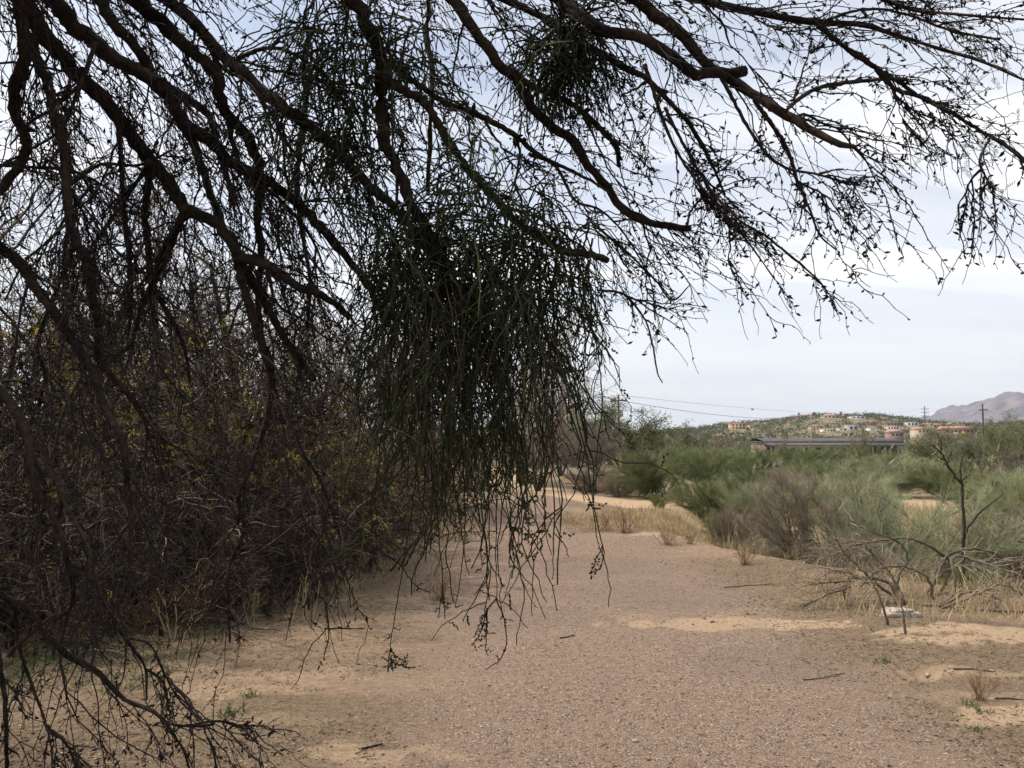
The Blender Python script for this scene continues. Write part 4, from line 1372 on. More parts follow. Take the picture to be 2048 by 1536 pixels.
# ---- trees and tall shrubs in the middle distance
rows(lambda l: make_far_tree(l, 4.5, 'far_leaf', 6500), [
    ('round green mesquite under the red utility pole, dark inside', 1245, 40.0, (0.95, 0.95, 0.76), 0.0),
    ('green mesquite on the skyline left of the bare pale tree', 1385, 66.0, (1.1, 1.1, 0.88), 1.4),
    ('broad olive mesquite standing before the long terracotta roof', 1868, 92.0, (1.6, 1.6, 1.07), 2.2),
    ('umbrella-shaped mesquite with a short bare trunk below the yellow sign', 1963, 78.0, (1.2, 1.2, 0.97), 3.9),
    ('dark green mesquite at the right edge below the mountain', 2035, 84.0, (1.4, 1.4, 1.22), 5.1),
    ('green mesquite beside the pole at the right, lower than its neighbour', 2000, 110.0, (1.8, 1.8, 1.3), 0.9),
    ('small rounded green mesquite in front of the grey-roofed building', 1720, 88.0, (0.9, 0.9, 0.86), 4.4),
    ('hazy green mesquite behind the right side of the mistletoe clump', 1150, 60.0, (1.2, 1.2, 0.82), 2.6),
    ('olive mesquite crown just left of the round mesquite', 1190, 47.0, (0.95, 0.95, 0.76), 3.4),
    ('far olive mesquite on the low skyline between the pole and the bare tree', 1310, 80.0, (1.5, 1.5, 0.78), 1.9),
    ('far green mesquite behind the umbrella-shaped one', 1925, 120.0, (1.5, 1.5, 0.95), 0.3),
])
rows(lambda l: make_far_tree(l, 3.7, 'far_brown', 3600, True, 'bare_tree'), [
    ('dark bare brown tree at the sandy bend behind the mistletoe strands', 1120, 36.0, (0.9, 0.9, 0.72), 0.0),
    ('brown bare tree in the scrub left of the round mesquite', 1195, 34.0, (0.75, 0.75, 0.62), 1.0),
    ('purplish bare tree below the bare pale tree', 1450, 60.0, (1.1, 1.1, 0.75), 2.0),
    ('purplish bare shrub beside the green broom near the grey roofs', 1545, 66.0, (0.9, 0.9, 0.8), 3.0),
    ('bare brown bush low in the scrub at the far right', 2010, 40.0, (0.8, 0.8, 0.6), 4.0),
])


# ---- the dead shrub on the bank: bent grey limbs over the ground
dead = thing('dead_shrub', 'dead grey shrub with long limbs arching to the ground above the white rock', 'shrub', ground_hit(1800, 1205))
dbase = np.array(dead.location)
DEADL = [
    (8.3, 9, [(1794, 1206), (1791, 1176), (1770, 1164), (1726, 1161), (1682, 1167), (1612, 1173)]),
    (8.25, 6, [(1705, 1164), (1691, 1173), (1636, 1187), (1597, 1211)]),
    (8.3, 7, [(1726, 1161), (1697, 1146), (1659, 1141)]),
    (8.35, 7, [(1815, 1206), (1776, 1182), (1738, 1146), (1706, 1117), (1671, 1076)]),
    (8.9, 7, [(1867, 1180), (1880, 1150), (1888, 1123), (1864, 1100), (1829, 1079), (1788, 1076), (1741, 1085), (1703, 1097), (1653, 1120), (1612, 1126)]),
    (8.9, 8, [(1850, 1185), (1862, 1155), (1882, 1126), (1905, 1108), (1946, 1100), (1990, 1105), (2031, 1126), (2090, 1160)]),
    (8.5, 7, [(1882, 1203), (1896, 1164), (1893, 1117), (1920, 1112), (1975, 1129), (2048, 1152), (2100, 1170)]),
    (8.0, 7, [(1860, 1236), (1905, 1220), (1946, 1217), (2046, 1220), (2110, 1226)]),
    (8.1, 6, [(1870, 1225), (1930, 1185), (1990, 1165), (2048, 1190), (2100, 1220)]),
    (8.4, 6, [(1800, 1204), (1815, 1150), (1830, 1120), (1800, 1085), (1740, 1062), (1690, 1040)]),
    (8.5, 6, [(1855, 1195), (1845, 1160), (1830, 1140), (1790, 1130), (1760, 1140), (1725, 1180)]),
    (8.6, 6, [(1862, 1190), (1900, 1150), (1950, 1135), (2010, 1160), (2048, 1205)]),
    (8.2, 5, [(1690, 1172), (1700, 1195), (1690, 1212)]),
    (8.3, 6, [(1885, 1200), (1910, 1180), (1960, 1180), (2000, 1200), (2040, 1205)]),
    (8.35, 6, [(1801, 1204), (1780, 1140), (1755, 1110), (1740, 1095)]),
]
for Y, wd, pts in DEADL:
    A = np.array([at(p[0], p[1], Y) for p in pts])
    A[:, 2] = np.maximum(A[:, 2], gz(A[:, 0], A[:, 1]) + 0.01)
    A[:, 1] += 0.15 * np.sin(np.linspace(0, 3, len(A)) + wd * 7 + Y * 31)
    K = 26
    C = catmull(A, K) + rng.normal(size=(K, 3)) * 0.006
    mb = MB()
    mb.tubes(C[None] - dbase, np.linspace(wd / 2 / F * Y, 1.2 / F * Y, K)[None], 5)
    limb = mb.build('branch', M['dead_wood'] if 'dead_wood' in M else M['dry_stem'], dead, True)
    tw = MB()
    n = 16
    s_, d_, i_, t_ = sprout(C[None], n, 0.2, 1.0, 0.4, 1.2)
    P = grow(s_, d_ + np.array((-.2, 0, 0)), 0.12 + 0.4 * rng.random(n), 8, 0.12, (0, 0, -0.04), 0.14)
    tw.tubes(P - dbase, taper(n, 8, 0.0042, 0.002), 3, tone=rng.random(n))
    s_, d_, i_, t_ = sprout(P, 30, 0.2, 1.0, 0.4, 1.2)
    P = grow(s_, d_, 0.08 + 0.15 * rng.random(30), 5, 0.12, (0, 0, -0.04), 0.14)
    tw.tubes(P - dbase, taper(30, 5, 0.0028, 0.0016), 3, tone=rng.random(30))
    o = tw.build('twig_mass', M['dry_twig'], limb)
    o['kind'] = 'stuff'

# leaning sticks in front of it
for label, Y, pts, wd in (('leaning dead stick rising left of the white rock', 7.35, [(1777, 1250), (1759, 1193), (1729, 1138)], 6),
                          ('thin upright dead stick standing just right of the white rock', 7.05, [(1811, 1268), (1806, 1225), (1800, 1190)], 6)):
    g0 = ground_hit(*pts[0])
    st_ = thing('dead_stick', label, 'stick', g0)
    A = np.array([at(p[0], p[1], g0[1]) for p in pts])
    C = catmull(A, 16) + rng.normal(size=(16, 3)) * 0.004
    C[0, 2] -= 0.03
    mb = MB()
    mb.tubes(C[None] - g0, np.linspace(wd / 2 / F * Y, 0.003, 16)[None], 5)
    mb.build('stem', M['dry_stem'], st_, True)
    mb = MB()
    s_, d_, i_, t_ = sprout(C[None], 7, 0.4, 1, 0.4, 0.9)
    P = grow(s_, d_, 0.08 + 0.1 * rng.random(7), 5, 0.1)
    mb.tubes(P - g0, taper(7, 5, 0.003, 0.0015), 3)
    o = mb.build('side_twig', M['dry_twig'], st_)
    o['kind'] = 'stuff'

# dead forked sapling
gs = np.array((at(1925, 875, 9.3)[0], 9.3, float(gz(at(1925, 875, 9.3)[0], 9.3))))
sap = thing('dead_sapling', 'dead forked sapling standing dark against the green shrubs at right', 'tree', gs)
for Y, r0, r1, pts in ((9.3, 9, 6, [(1924, 1200), (1926, 1102), (1928, 1062), (1924, 968), (1917, 959)]), (9.3, 6, 2.5, [(1918, 962), (1905, 945), (1894, 929), (1887, 912), (1872, 895), (1862, 888)]),
                       (9.3, 4.5, 2, [(1924, 968), (1921, 940), (1922, 925), (1930, 901), (1936, 888)]), (9.25, 5, 2.5, [(1927, 1070), (1945, 1045), (1962, 1023), (1995, 998), (2010, 985)]),
                       (9.3, 3, 1.5, [(1894, 929), (1898, 915), (1905, 900)]), (9.3, 3, 1.5, [(1922, 962), (1930, 957), (1938, 951)]), (9.3, 3, 1.5, [(1890, 920), (1880, 918), (1868, 905)])):
    A = np.array([at(p[0], p[1], Y) for p in pts])
    C = catmull(A, 18) + rng.normal(size=(18, 3)) * 0.005
    if pts[0][1] == 1200:
        C[0, 2] = gs[2] - 0.05
    mb = MB()
    mb.tubes(C[None] - gs, (np.linspace(r0, r1, 18) / 2 / F * Y)[None], 5)
    mb.build('trunk' if r0 == 9 else 'branch', M['thicket_bark'], sap, True)

# white rock
gr = ground_hit(1795, 1233)
rock = thing('white_rock', 'pale whitish rock lying at the foot of the dead grey shrub', 'rock', gr)


def stone_mesh(nu, nv, sx, sy, sz, rough, seed):
    u = np.linspace(0, 2 * math.pi, nu, endpoint=False)
    v = np.linspace(-math.pi / 2, math.pi / 2, nv)
    U, Vv = np.meshgrid(u, v)
    c = np.sign(np.cos(U)) * np.abs(np.cos(U)) ** 0.5 * np.cos(Vv) ** 0.35
    s_ = np.sign(np.sin(U)) * np.abs(np.sin(U)) ** 0.6 * np.cos(Vv) ** 0.35
    z = np.sign(np.sin(Vv)) * np.abs(np.sin(Vv)) ** 0.7
    k = 1 + rough * (fbm(U * 1.6 + seed, Vv * 2 + seed, 4) - 0.5) * 2 * (np.abs(np.cos(Vv)) ** .3)
    X = np.stack((c * k * sx, s_ * k * sy, z * k * sz), -1)
    i = np.arange(nu * nv).reshape(nv, nu)
    q = np.stack((i[:-1], np.roll(i, -1, 1)[:-1], np.roll(i, -1, 1)[1:], i[1:]), -1).reshape(-1, 4)
    return X.reshape(-1, 3), q


M['rock'] = mat_plain('pale rock', (0.36, 0.31, 0.25), var=0.5, scale=30, bump=0.012)
X, q = stone_mesh(26, 16, 0.135, 0.085, 0.046, 0.3, 3)
mb = MB()
mb.add(X + np.array((0, 0, 0.022)), q)
mb.build('rock_body', M['rock'], rock, True)
X, q = stone_mesh(14, 9, 0.05, 0.04, 0.03, 0.3, 8)
mb = MB()
mb.add(X + np.array((0.13, -0.05, 0.02)), q)
mb.build('rock_chip', M['rock'], rock, True)

# weeds
def put_px(px, py):
    return ground_hit(px, py)


def weeds(maker, specs):
    root = None
    for label, px, py, sc, rz in specs:
        p = put_px(px, py)
        if root is None:
            root = maker(label)
            root.location = p
            root.scale = (sc,) * 3
        else:
            clone(root, label, p, rz, sc)


weeds(lambda l: make_weed(l, 'straw', 0.55, 5, side=26, lean=0.45, r=0.0022), [
    ('pale forked dry weed standing alone before the thicket at left', 352, 1318, 1.05, 0.0),
    ('tall pale dry stalks at the thicket edge, left of the mistletoe strands', 604, 1250, 0.9, 1.0),
    ('pale dry stalks beside the tall pair at the thicket edge', 500, 1262, 0.65, 2.0),
    ('pale dry stalks at the shaded edge right below the mistletoe', 690, 1232, 0.8, 3.0),
    ('short pale stalk alone on the bare ground at lower left', 585, 1440, 0.32, 4.0),
    ('dry straw stalks among the dead limbs left of the white rock', 1700, 1215, 0.6, 5.0),
    ('dry straw stalks in front of the dead shrub at the right edge', 1960, 1245, 0.8, 0.4),
    ('dry straw stalks right of the white rock', 1870, 1240, 0.7, 1.4),
    ('straw stalks at the right edge in front of the lying limb', 2030, 1240, 0.75, 2.4),
    ('pale stalks along the bank crest behind the dead limbs', 1720, 1130, 0.55, 3.4),
    ('pale stalks on the bank under the grey twiggy bush', 1600, 1128, 0.55, 4.4),
    ('thin stalks behind the white rock under the arching limbs', 1830, 1195, 0.6, 5.2),
])
weeds(lambda l: make_weed(l, 'rust_twig', 0.42, 34, side=110, lean=0.9, r=0.0022, name='rusty_weed'), [
    ('rusty brown weed bush glowing at the foot of the thicket, left', 395, 1250, 1.35, 0.0),
    ('rusty weed clump left of the larger one under the drooping limbs', 290, 1265, 1.1, 1.0),
    ('reddish dry weed tuft alone on the path edge before the bank', 1490, 1130, 0.75, 2.0),
    ('brown dry weed on the low mound right of the path', 1335, 1090, 0.95, 3.0),
    ('upright brown dry weed at the edge of the pale grass', 1252, 1066, 1.25, 4.0),
    ('small brown dry weed left of the upright one by the pale grass', 1208, 1060, 0.95, 5.0),
    ('reddish weed at the end of the long hanging strands in shade', 880, 1200, 0.8, 0.5),
    ('thin brown weed standing in the sand at lower right', 1960, 1400, 0.5, 1.5),
    ('brown weed at the foot of the bank mound', 1380, 1088, 0.6, 2.5),
    ('low rusty weed at the left edge of the photo under the limbs', 130, 1290, 1.2, 3.5),
])
weeds(lambda l: make_weed(l, 'green_weed', 0.06, 22, side=40, lean=1.7, r=0.0024, name='green_weed'), [
    ('small green weed on the gravel left of the burrow', 1768, 1325, 0.7, 0.0),
    ('small green weed at lower right beside the sand patch', 1937, 1412, 0.7, 1.0),
    ('small green weed just right of its twin by the sand patch', 1965, 1425, 0.6, 2.0),
    ('flat green weed at the lower right corner', 1955, 1462, 0.55, 3.0),
    ('small green weed on bare ground at lower left', 462, 1432, 1.1, 4.0),
    ('small green weed at the edge of the shade under the thicket', 500, 1392, 0.7, 5.0),
    ('green weed by the path where the pale grass begins', 1135, 1045, 2.0, 0.7),
])

# fallen twigs on the ground
def twig_at(label, px, py, length, ang, r, mat='dry_stem'):
    g = put_px(px, py)
    d = np.array((math.cos(ang), math.sin(ang), 0))
    t = np.linspace(-0.5, 0.5, 10)[:, None]
    C = g + d * length * t + rng.normal(size=(10, 3)) * np.array((0.012, 0.012, 0.0)) * length
    C[:, 2] = gz(C[:, 0], C[:, 1]) + r * 1.1
    o = thing('fallen_twig', label, 'twig', g)
    mb = MB()
    mb.tubes(C[None] - g, np.linspace(r, r * 0.5, 10)[None], 5)
    mb.build('twig_stem', M[mat], o, True)
    mb = MB()
    s_, d_, i_, t_ = sprout(C[None], 2, 0.3, 0.8, 0.4, 0.8)
    d_[:, 2] = np.abs(d_[:, 2]) * 0.2
    P = grow(s_, d_, length * 0.25, 4, 0.08)
    mb.tubes(P - g, taper(2, 4, r * 0.5, r * 0.3), 3)
    k = mb.build('side_twig', M[mat], o)
    k['kind'] = 'stuff'


for a in (('dark twig lying in the shade at the left of the path', 690, 1258, 0.34, 0.1, 0.007, 'bark'),
          ('pale straight stick at the right edge on the sand', 2030, 1400, 0.24, 0.0, 0.007),
          ('thin crooked grey twig across the gravel right of the middle', 1650, 1355, 0.35, 0.35, 0.005),
          ('long thin grey twig lying on the path before the bank', 1500, 1172, 0.6, 0.15, 0.006),
          ('pale stick on the sand above the burrow at right', 1950, 1340, 0.3, 0.05, 0.007),
          ('dark twig at bottom left by the hanging branch tips', 745, 1495, 0.12, 0.5, 0.006, 'bark'),
          ('twig lying on the gravel in the middle of the path', 1135, 1275, 0.14, 0.5, 0.006, 'bark')):
    twig_at(*a)

# ------------------------------------------------------------------ buildings, poles and signs far off
M['stucco_tan'] = mat_plain('tan stucco', (0.40, 0.32, 0.24), var=0.08, scale=1.5)
M['stucco_orange'] = mat_plain('orange stucco', (0.46, 0.32, 0.19), var=0.08, scale=1.5)
M['stucco_white'] = mat_plain('white stucco', (0.55, 0.53, 0.50), var=0.05, scale=1.5)
M['stucco_cream'] = mat_plain('cream stucco', (0.56, 0.51, 0.38), var=0.06, scale=1.5)
M['stucco_brown'] = mat_plain('brown stucco', (0.24, 0.16, 0.13), var=0.1, scale=1.5)
M['stucco_grey'] = mat_plain('grey stucco', (0.36, 0.34, 0.34), var=0.08, scale=1.5)
M['tile_red'] = mat_plain('red roof tile', (0.28, 0.16, 0.125), var=0.2, scale=2.5)
M['tile_salmon'] = mat_plain('salmon roof tile', (0.40, 0.235, 0.175), var=0.15, scale=2.5)
M['roof_grey'] = mat_plain('grey roofing', (0.10, 0.088, 0.092), var=0.15, scale=1.2)
M['roof_white'] = mat_plain('white roofing', (0.6, 0.59, 0.57), var=0.05, scale=1.2)
M['opening'] = mat_plain('dark glass', (0.03, 0.035, 0.04), rough=0.25, var=0.2, scale=2, spec=0.5)
M['pole_wood'] = mat_plain('creosoted pole wood', (0.14, 0.07, 0.055), var=0.25, scale=3)
M['pole_dark'] = mat_plain('dark pole wood', (0.055, 0.045, 0.042), var=0.25, scale=3)
M['pole_pale'] = mat_plain('weathered pole wood', (0.36, 0.31, 0.26), var=0.15, scale=3)
M['pole_grey'] = mat_plain('grey pole wood', (0.17, 0.155, 0.15), var=0.2, scale=3)
M['wire'] = mat_plain('wire', (0.10, 0.10, 0.11), var=0.05)
M['sign_yellow'] = mat_plain('yellow sign paint', (0.75, 0.42, 0.02), rough=0.5, var=0.05)
M['sign_white'] = mat_plain('white sign paint', (0.78, 0.78, 0.76), rough=0.5, var=0.05)
M['steel'] = mat_plain('galvanised steel', (0.42, 0.43, 0.44), rough=0.5, var=0.1, metal=0.6)
M['concrete_block'] = mat_plain('concrete block wall', (0.42, 0.36, 0.32), var=0.12, scale=1.0)


HOUSES = []


def house(label, px0, px1, py0, py1, wall, roof, kind='flat', nwin=3, Y=None, name='house', storeys=1):
    mid = (px0 + px1) / 2
    if Y is None:
        Y = min(float(ground_hit(mid, py1)[1]), 598.0)
        if Y < 300:
            Y = 500.0
    w = (px1 - px0) / F * Y
    pb = at(mid, py1, Y)
    ht = at(mid, py0, Y)[2] - pb[2]
    dep = max(6.0, 0.55 * w)
    HOUSES.append((pb[0], Y, w * 0.55))
    root = thing(name, label, 'house', (pb[0], Y + dep / 2, pb[2]))
    rh = ht * (0.45 if kind in ('gable', 'hip') else 0.12)
    wh = ht - rh
    mb = MB()
    mb.box((0, 0, wh / 2 - 2.5), (w * 0.94, dep * 0.92, wh + 5.0))
    mb.build('wall', M[wall], root)
    mb = MB()
    if kind == 'flat':
        mb.box((0, 0, wh + rh / 2 + 0.003), (w, dep, rh))
    else:
        e = 0.5 * w
        dd_ = 0.5 * dep
        ins = dd_ * (0.9 if kind == 'hip' else 0.02)
        ins = min(ins, e * 0.6)
        v = [(-e, -dd_, wh + .01), (e, -dd_, wh + .01), (e, dd_, wh + .01), (-e, dd_, wh + .01), (-e + ins, 0, ht), (e - ins, 0, ht)]
        mb.add(v, [(0, 1, 5, 4), (2, 3, 4, 5), (0, 3, 2, 1)], [(1, 2, 5), (3, 0, 4)])
    mb.build('roof', M[roof], root)
    for sy in range(storeys):
        zc_ = wh * (sy + 0.5) / storeys
        for k in range(nwin):
            x = (k + 0.5) / nwin * w * 0.86 - w * 0.43
            f = MB()
            f.box((x, -dep * 0.46 - 0.02, zc_), (w * 0.86 / nwin * 0.55, 0.12, wh / storeys * 0.55))
            f.build('window' if not (k == nwin // 2 and sy == 0) else 'door', M['opening'], root)
    return root


house('orange two-storey house with dark balcony openings at the left end of the hill', 1461, 1494, 846, 858, 'stucco_orange', 'stucco_orange', 'flat', 4, storeys=2)
house('small tan house just right of the orange two-storey house', 1500, 1510, 850, 857, 'stucco_tan', 'stucco_tan', 'flat', 2)
house('reddish-brown house with a low tiled roof on the hill crest', 1593, 1623, 829, 836, 'stucco_brown', 'tile_red', 'hip', 4)
house('salmon-roofed house on the hill crest with a palm beside it', 1646, 1681, 828, 836, 'stucco_tan', 'tile_salmon', 'hip', 4)
house('whitish house with a grey roof at the right end of the hill crest', 1702, 1732, 828, 837, 'stucco_white', 'roof_grey', 'hip', 3)
house('terracotta-roofed house on the slope behind the pale pole', 1624, 1648, 849, 859, 'stucco_tan', 'tile_red', 'hip', 3)
house('long cream house with a flat roof half way down the slope', 1647, 1674, 857, 864, 'stucco_cream', 'stucco_cream', 'flat', 4)
house('low cream wing house right of the long cream house', 1678, 1695, 856, 861, 'stucco_cream', 'stucco_cream', 'flat', 2)
house('white-roofed house over a dark carport on the slope', 1697, 1718, 850, 860, 'stucco_grey', 'roof_white', 'flat', 2)
house('grey-brown flat house high on the slope at right', 1734, 1754, 844, 851, 'stucco_brown', 'roof_grey', 'flat', 3)
house('long flat tan house at the foot of the slope sky line', 1773, 1809, 844, 851, 'stucco_brown', 'stucco_tan', 'flat', 5)
house('pale flat house below the long tan one', 1775, 1800, 852, 859, 'stucco_white', 'roof_white', 'flat', 4)
house('small white box-shaped house in the trees', 1741, 1749, 856, 862, 'stucco_white', 'stucco_white', 'flat', 2)
house('brown house with a bright terracotta gable roof above the grey roofs', 1781, 1809, 859, 873, 'stucco_brown', 'tile_salmon', 'gable', 3, Y=330)
house('white house under dark trees left of the three-armed pole', 1814, 1838, 843, 852, 'stucco_white', 'roof_grey', 'flat', 3)
house('white-gabled house right of the three-armed pole', 1851, 1868, 846, 853, 'stucco_white', 'tile_salmon', 'gable', 2)
house('tan house with a low roof between the two poles at right', 1866, 1889, 847, 853, 'stucco_tan', 'tile_salmon', 'hip', 3)
house('tan box house on the far ridge below the mountain', 1903, 1914, 844, 850, 'stucco_tan', 'stucco_tan', 'flat', 2)
house('tan box house beside the first, nearer the dark pole', 1917, 1931, 843, 849, 'stucco_tan', 'stucco_tan', 'flat', 2)
house('long low building with a wide terracotta roof left of the dark pole', 1889, 1953, 852, 867, 'stucco_brown', 'tile_salmon', 'gable', 7, Y=260)
house('terracotta-roofed wing behind the olive mesquite at right', 1836, 1860, 854, 866, 'stucco_tan', 'tile_salmon', 'gable', 3, Y=270)

# long low building with two grey roof tiers
Yb = 135.0
pA, pB = at(1530, 900, Yb), at(1812, 900, Yb)
gb = float(gz((pA[0] + pB[0]) / 2, Yb))
HOUSES.append(((pA[0] + pB[0]) / 2, Yb, (pB[0] - pA[0]) * 0.5))
shed = thing('stable_building', 'long low building with two tiers of grey roof and a dark open front', 'building', ((pA[0] + pB[0]) / 2, Yb, gb))
wS = pB[0] - pA[0]
zt = lambda py: at(1670, py, Yb)[2] - gb
mb = MB()
mb.box((0, 5.0, (zt(890)) / 2 - 0.2), (wS * 0.985, 7, zt(890) + 0.4))
mb.build('wall', M['stucco_brown'], shed)
mb = MB()
z1, z2 = zt(882.5), zt(876.5)
mb.add([(-wS / 2, 0.6, z1), (wS / 2, 0.6, z1), (wS / 2, 5, z2), (-wS / 2, 5, z2), (-wS / 2, 9.4, z1), (wS / 2, 9.4, z1), (-wS / 2, 0.6, z1 - .2), (wS / 2, 0.6, z1 - .2), (wS / 2, 9.4, z1 - .2), (-wS / 2, 9.4, z1 - .2)],
       [(0, 1, 2, 3), (3, 2, 5, 4), (6, 7, 1, 0), (9, 6, 0, 4), (7, 8, 5, 1), (8, 9, 4, 5), (9, 8, 7, 6)])
mb.build('roof', M['roof_grey'], shed)
mb = MB()
z1, z2 = zt(890), zt(884)
mb.add([(-wS / 2, -2.5, z1), (wS / 2, -2.5, z1), (wS / 2, 1.45, z2), (-wS / 2, 1.45, z2), (-wS / 2, -2.5, z1 - .15), (wS / 2, -2.5, z1 - .15), (wS / 2, 1.45, z2 - .15), (-wS / 2, 1.45, z2 - .15)],
       [(0, 1, 2, 3), (4, 5, 1, 0), (7, 4, 0, 3), (5, 6, 2, 1), (6, 7, 3, 2), (7, 6, 5, 4)])
mb.build('porch_roof', M['roof_grey'], shed)
for k in range(12):
    mb = MB()
    mb.box((-wS / 2 + 0.3 + k * (wS - 0.6) / 11, -2.3, (zt(890) - .16) / 2), (0.16, 0.16, zt(890) - .16))
    mb.build('post', M['pole_pale'], shed)
for k in range(11):
    mb = MB()
    mb.box((-wS / 2 + 0.3 + (k + 0.5) * (wS - 0.6) / 11, 1.44, zt(890) * 0.45), (wS / 11 * 0.62, 0.12, zt(890) * 0.8))
    mb.build('doorway', M['opening'], shed)

# rail fence in front of it and a block wall to its right
gf = float(gz(at(1750, 900, 120)[0], 120))
xA, xB = at(1700, 900, 120)[0], at(1830, 900, 120)[0]
fence = thing('rail_fence', 'tan rail fence with posts below the grey-roofed building', 'fence', ((xA + xB) / 2, 120, gf))
for k in range(9):
    mb = MB()
    mb.box((-(xB - xA) / 2 + k * (xB - xA) / 8, 0, 0.65), (0.14, 0.14, 1.5))
    mb.build('post', M['pole_pale'], fence)
for z in (0.45, 0.85, 1.25):
    mb = MB()
    mb.box((0, -0.1, z), (xB - xA, 0.05, 0.12))
    mb.build('rail', M['pole_pale'], fence)
xA, xB = at(1898, 880, 150)[0], at(1935, 880, 150)[0]
gw = float(gz((xA + xB) / 2, 150))
ztop = at(1915, 879, 150)[2]
bw = thing('block_wall', 'pale block wall between two mesquites under the yellow sign', 'wall', ((xA + xB) / 2, 150, gw))
mb = MB()
mb.box((0, 0, (ztop - gw) / 2 - .2), (xB - xA, 0.3, ztop - gw))
mb.build('wall_face', M['concrete_block'], bw)
mb = MB()
mb.box((0, 0, ztop - gw - .15), (xB - xA + 0.2, 0.4, 0.14))
mb.build('coping', M['concrete_block'], bw)

# road signs
gsn = float(gz(at(1921, 870, 150)[0], 150))
ps = at(1921, 867, 150)
ys = thing('warning_sign', 'yellow diamond road sign on a post below the long terracotta roof', 'road sign', (ps[0], 149.0, gsn))
mb = MB()
r_ = 0.42
zc2 = ps[2] - gsn
mb.add([(-r_, 0, zc2), (0, 0, zc2 - r_), (r_, 0, zc2), (0, 0, zc2 + r_), (-r_, .03, zc2), (0, .03, zc2 - r_), (r_, .03, zc2), (0, .03, zc2 + r_)], [(0, 1, 2, 3), (7, 6, 5, 4), (0, 4, 5, 1), (1, 5, 6, 2), (2, 6, 7, 3), (3, 7, 4, 0)])
mb.build('sign_plate', M['sign_yellow'], ys)
mb = MB()
mb.box((0, 0.08, (zc2 + r_) / 2), (0.07, 0.07, zc2 + r_))
mb.build('post', M['steel'], ys)
ps = at(1915, 867, 152)
ws = thing('street_sign', 'small white road sign just left of the yellow diamond sign', 'road sign', (ps[0] - .3, 152.0, gsn))
mb = MB()
mb.box((0, 0, ps[2] - gsn), (0.75, 0.03, 0.35))
mb.build('sign_plate', M['sign_white'], ws)
mb = MB()
mb.box((0, 0.06, (ps[2] - gsn) / 2), (0.07, 0.07, ps[2] - gsn))
mb.build('post', M['steel'], ws)


# utility poles and wires
def pole(label, px, py_top, Y, mat, arms, rad=0.16, lean=0.0):
    p = at(px, py_top, Y)
    g = float(gz(p[0], Y))
    root = thing('utility_pole', label, 'utility pole', (p[0], Y, g))
    H = p[2] - g
    mb = MB()
    mb.tubes(np.array([[(lean * (1 - t), 0, t * H - (0.5 if t == 0 else 0)) for t in np.linspace(0, 1, 6)]]), np.linspace(rad, rad * 0.7, 6)[None], 8)
    mb.build('pole_shaft', M[mat], root, True)
    for py, hw in arms:
        z = at(px, py, Y)[2] - g
        mb = MB()
        mb.box((0, -rad, z), (hw * 2, 0.14, 0.16))
        a_ = mb.build('crossarm', M[mat], root)
        for sx in (-0.9, -0.45, 0.45, 0.9):
            mb = MB()
            mb.tubes(np.array([[(sx * hw, -rad, z + 0.08), (sx * hw, -rad, z + 0.34)]]), np.array([[0.09, 0.06]]), 6)
            mb.build('insulator', M['steel'], a_)
    return root, H


p1, h1 = pole('reddish-brown utility pole at the left, rising behind the round mesquite', 1237, 789, 95, 'pole_wood', [(801, 0.9)], 0.15)
mb = MB()
mb.tubes(np.array([[(0.25, -0.25, h1 - 1.75), (0.25, -0.25, h1 - 2.45)]]), np.array([[0.22, 0.22]]), 10)
mb.build('transformer', M['steel'], p1, True)
A = np.array([at(x_, y_, 95.0) for x_, y_ in ((1240, 806), (1251, 812), (1259, 817), (1262, 826), (1263, 842))])
mb = MB()
mb.tubes(catmull(A - np.array(p1.location), 16)[None], np.full((1, 16), 0.035), 4)
mb.build('drop_cable', M['wire'], p1)
p2, h2 = pole('thin pale utility pole on the slope in front of the terracotta house', 1622, 831, 190, 'pole_pale', [(835, 0.8)], 0.17)
p3, h3 = pole('tall grey utility pole with three crossarms at right', 1849, 812, 330, 'pole_grey', [(818, 1.5), (825, 1.5), (832, 1.5)], 0.26)
p4, h4 = pole('dark utility pole in front of the mountain', 1965, 808, 170, 'pole_dark', [(820, 0.85)], 0.19)


def wire(label, A, B, sag, r):
    A, B = np.array(A), np.array(B)
    t = np.linspace(0, 1, 30)[:, None]
    C = A * (1 - t) + B * t - np.array((0, 0, 1)) * sag * 4 * t * (1 - t)
    mb = MB()
    mb.tubes(C[None], np.full((1, 30), r), 4)
    tag(mb.build('power_line', M['wire']), label, 'wire')


wire('power line running from the crossarm of the red pole to the pale pole', at(1240, 801, 95), at(1622, 834, 190), 1.0, 0.028)
wire('upper power line from the top of the red pole to the three-armed pole', at(1237, 790, 95), at(1848, 818, 330), 2.0, 0.016)
wire('telephone line low on the red pole, upper of two, going right', at(1237, 839, 95), at(1430, 862, 150), 0.4, 0.02)
wire('telephone line low on the red pole, lower of two, going right', at(1237, 846, 95), at(1430, 866, 150), 0.4, 0.02)
wire('power line going left from the red pole behind the mistletoe', at(1237, 801, 95), at(1000, 806, 110), 0.6, 0.02)
wire('telephone line going left from the red pole behind the mistletoe', at(1237, 839, 95), at(1000, 847, 110), 0.6, 0.018)
wire('power line from the three-armed pole to the dark pole, higher one', at(1852, 819, 330), at(1964, 820, 170), 1.0, 0.02)
wire('power line from the three-armed pole to the dark pole, lower one', at(1852, 826, 330), at(1966, 822, 170), 2.0, 0.02)
wire('power line leaving the dark pole towards the right edge', at(1967, 820, 170), at(2120, 826, 190), 1.0, 0.02)

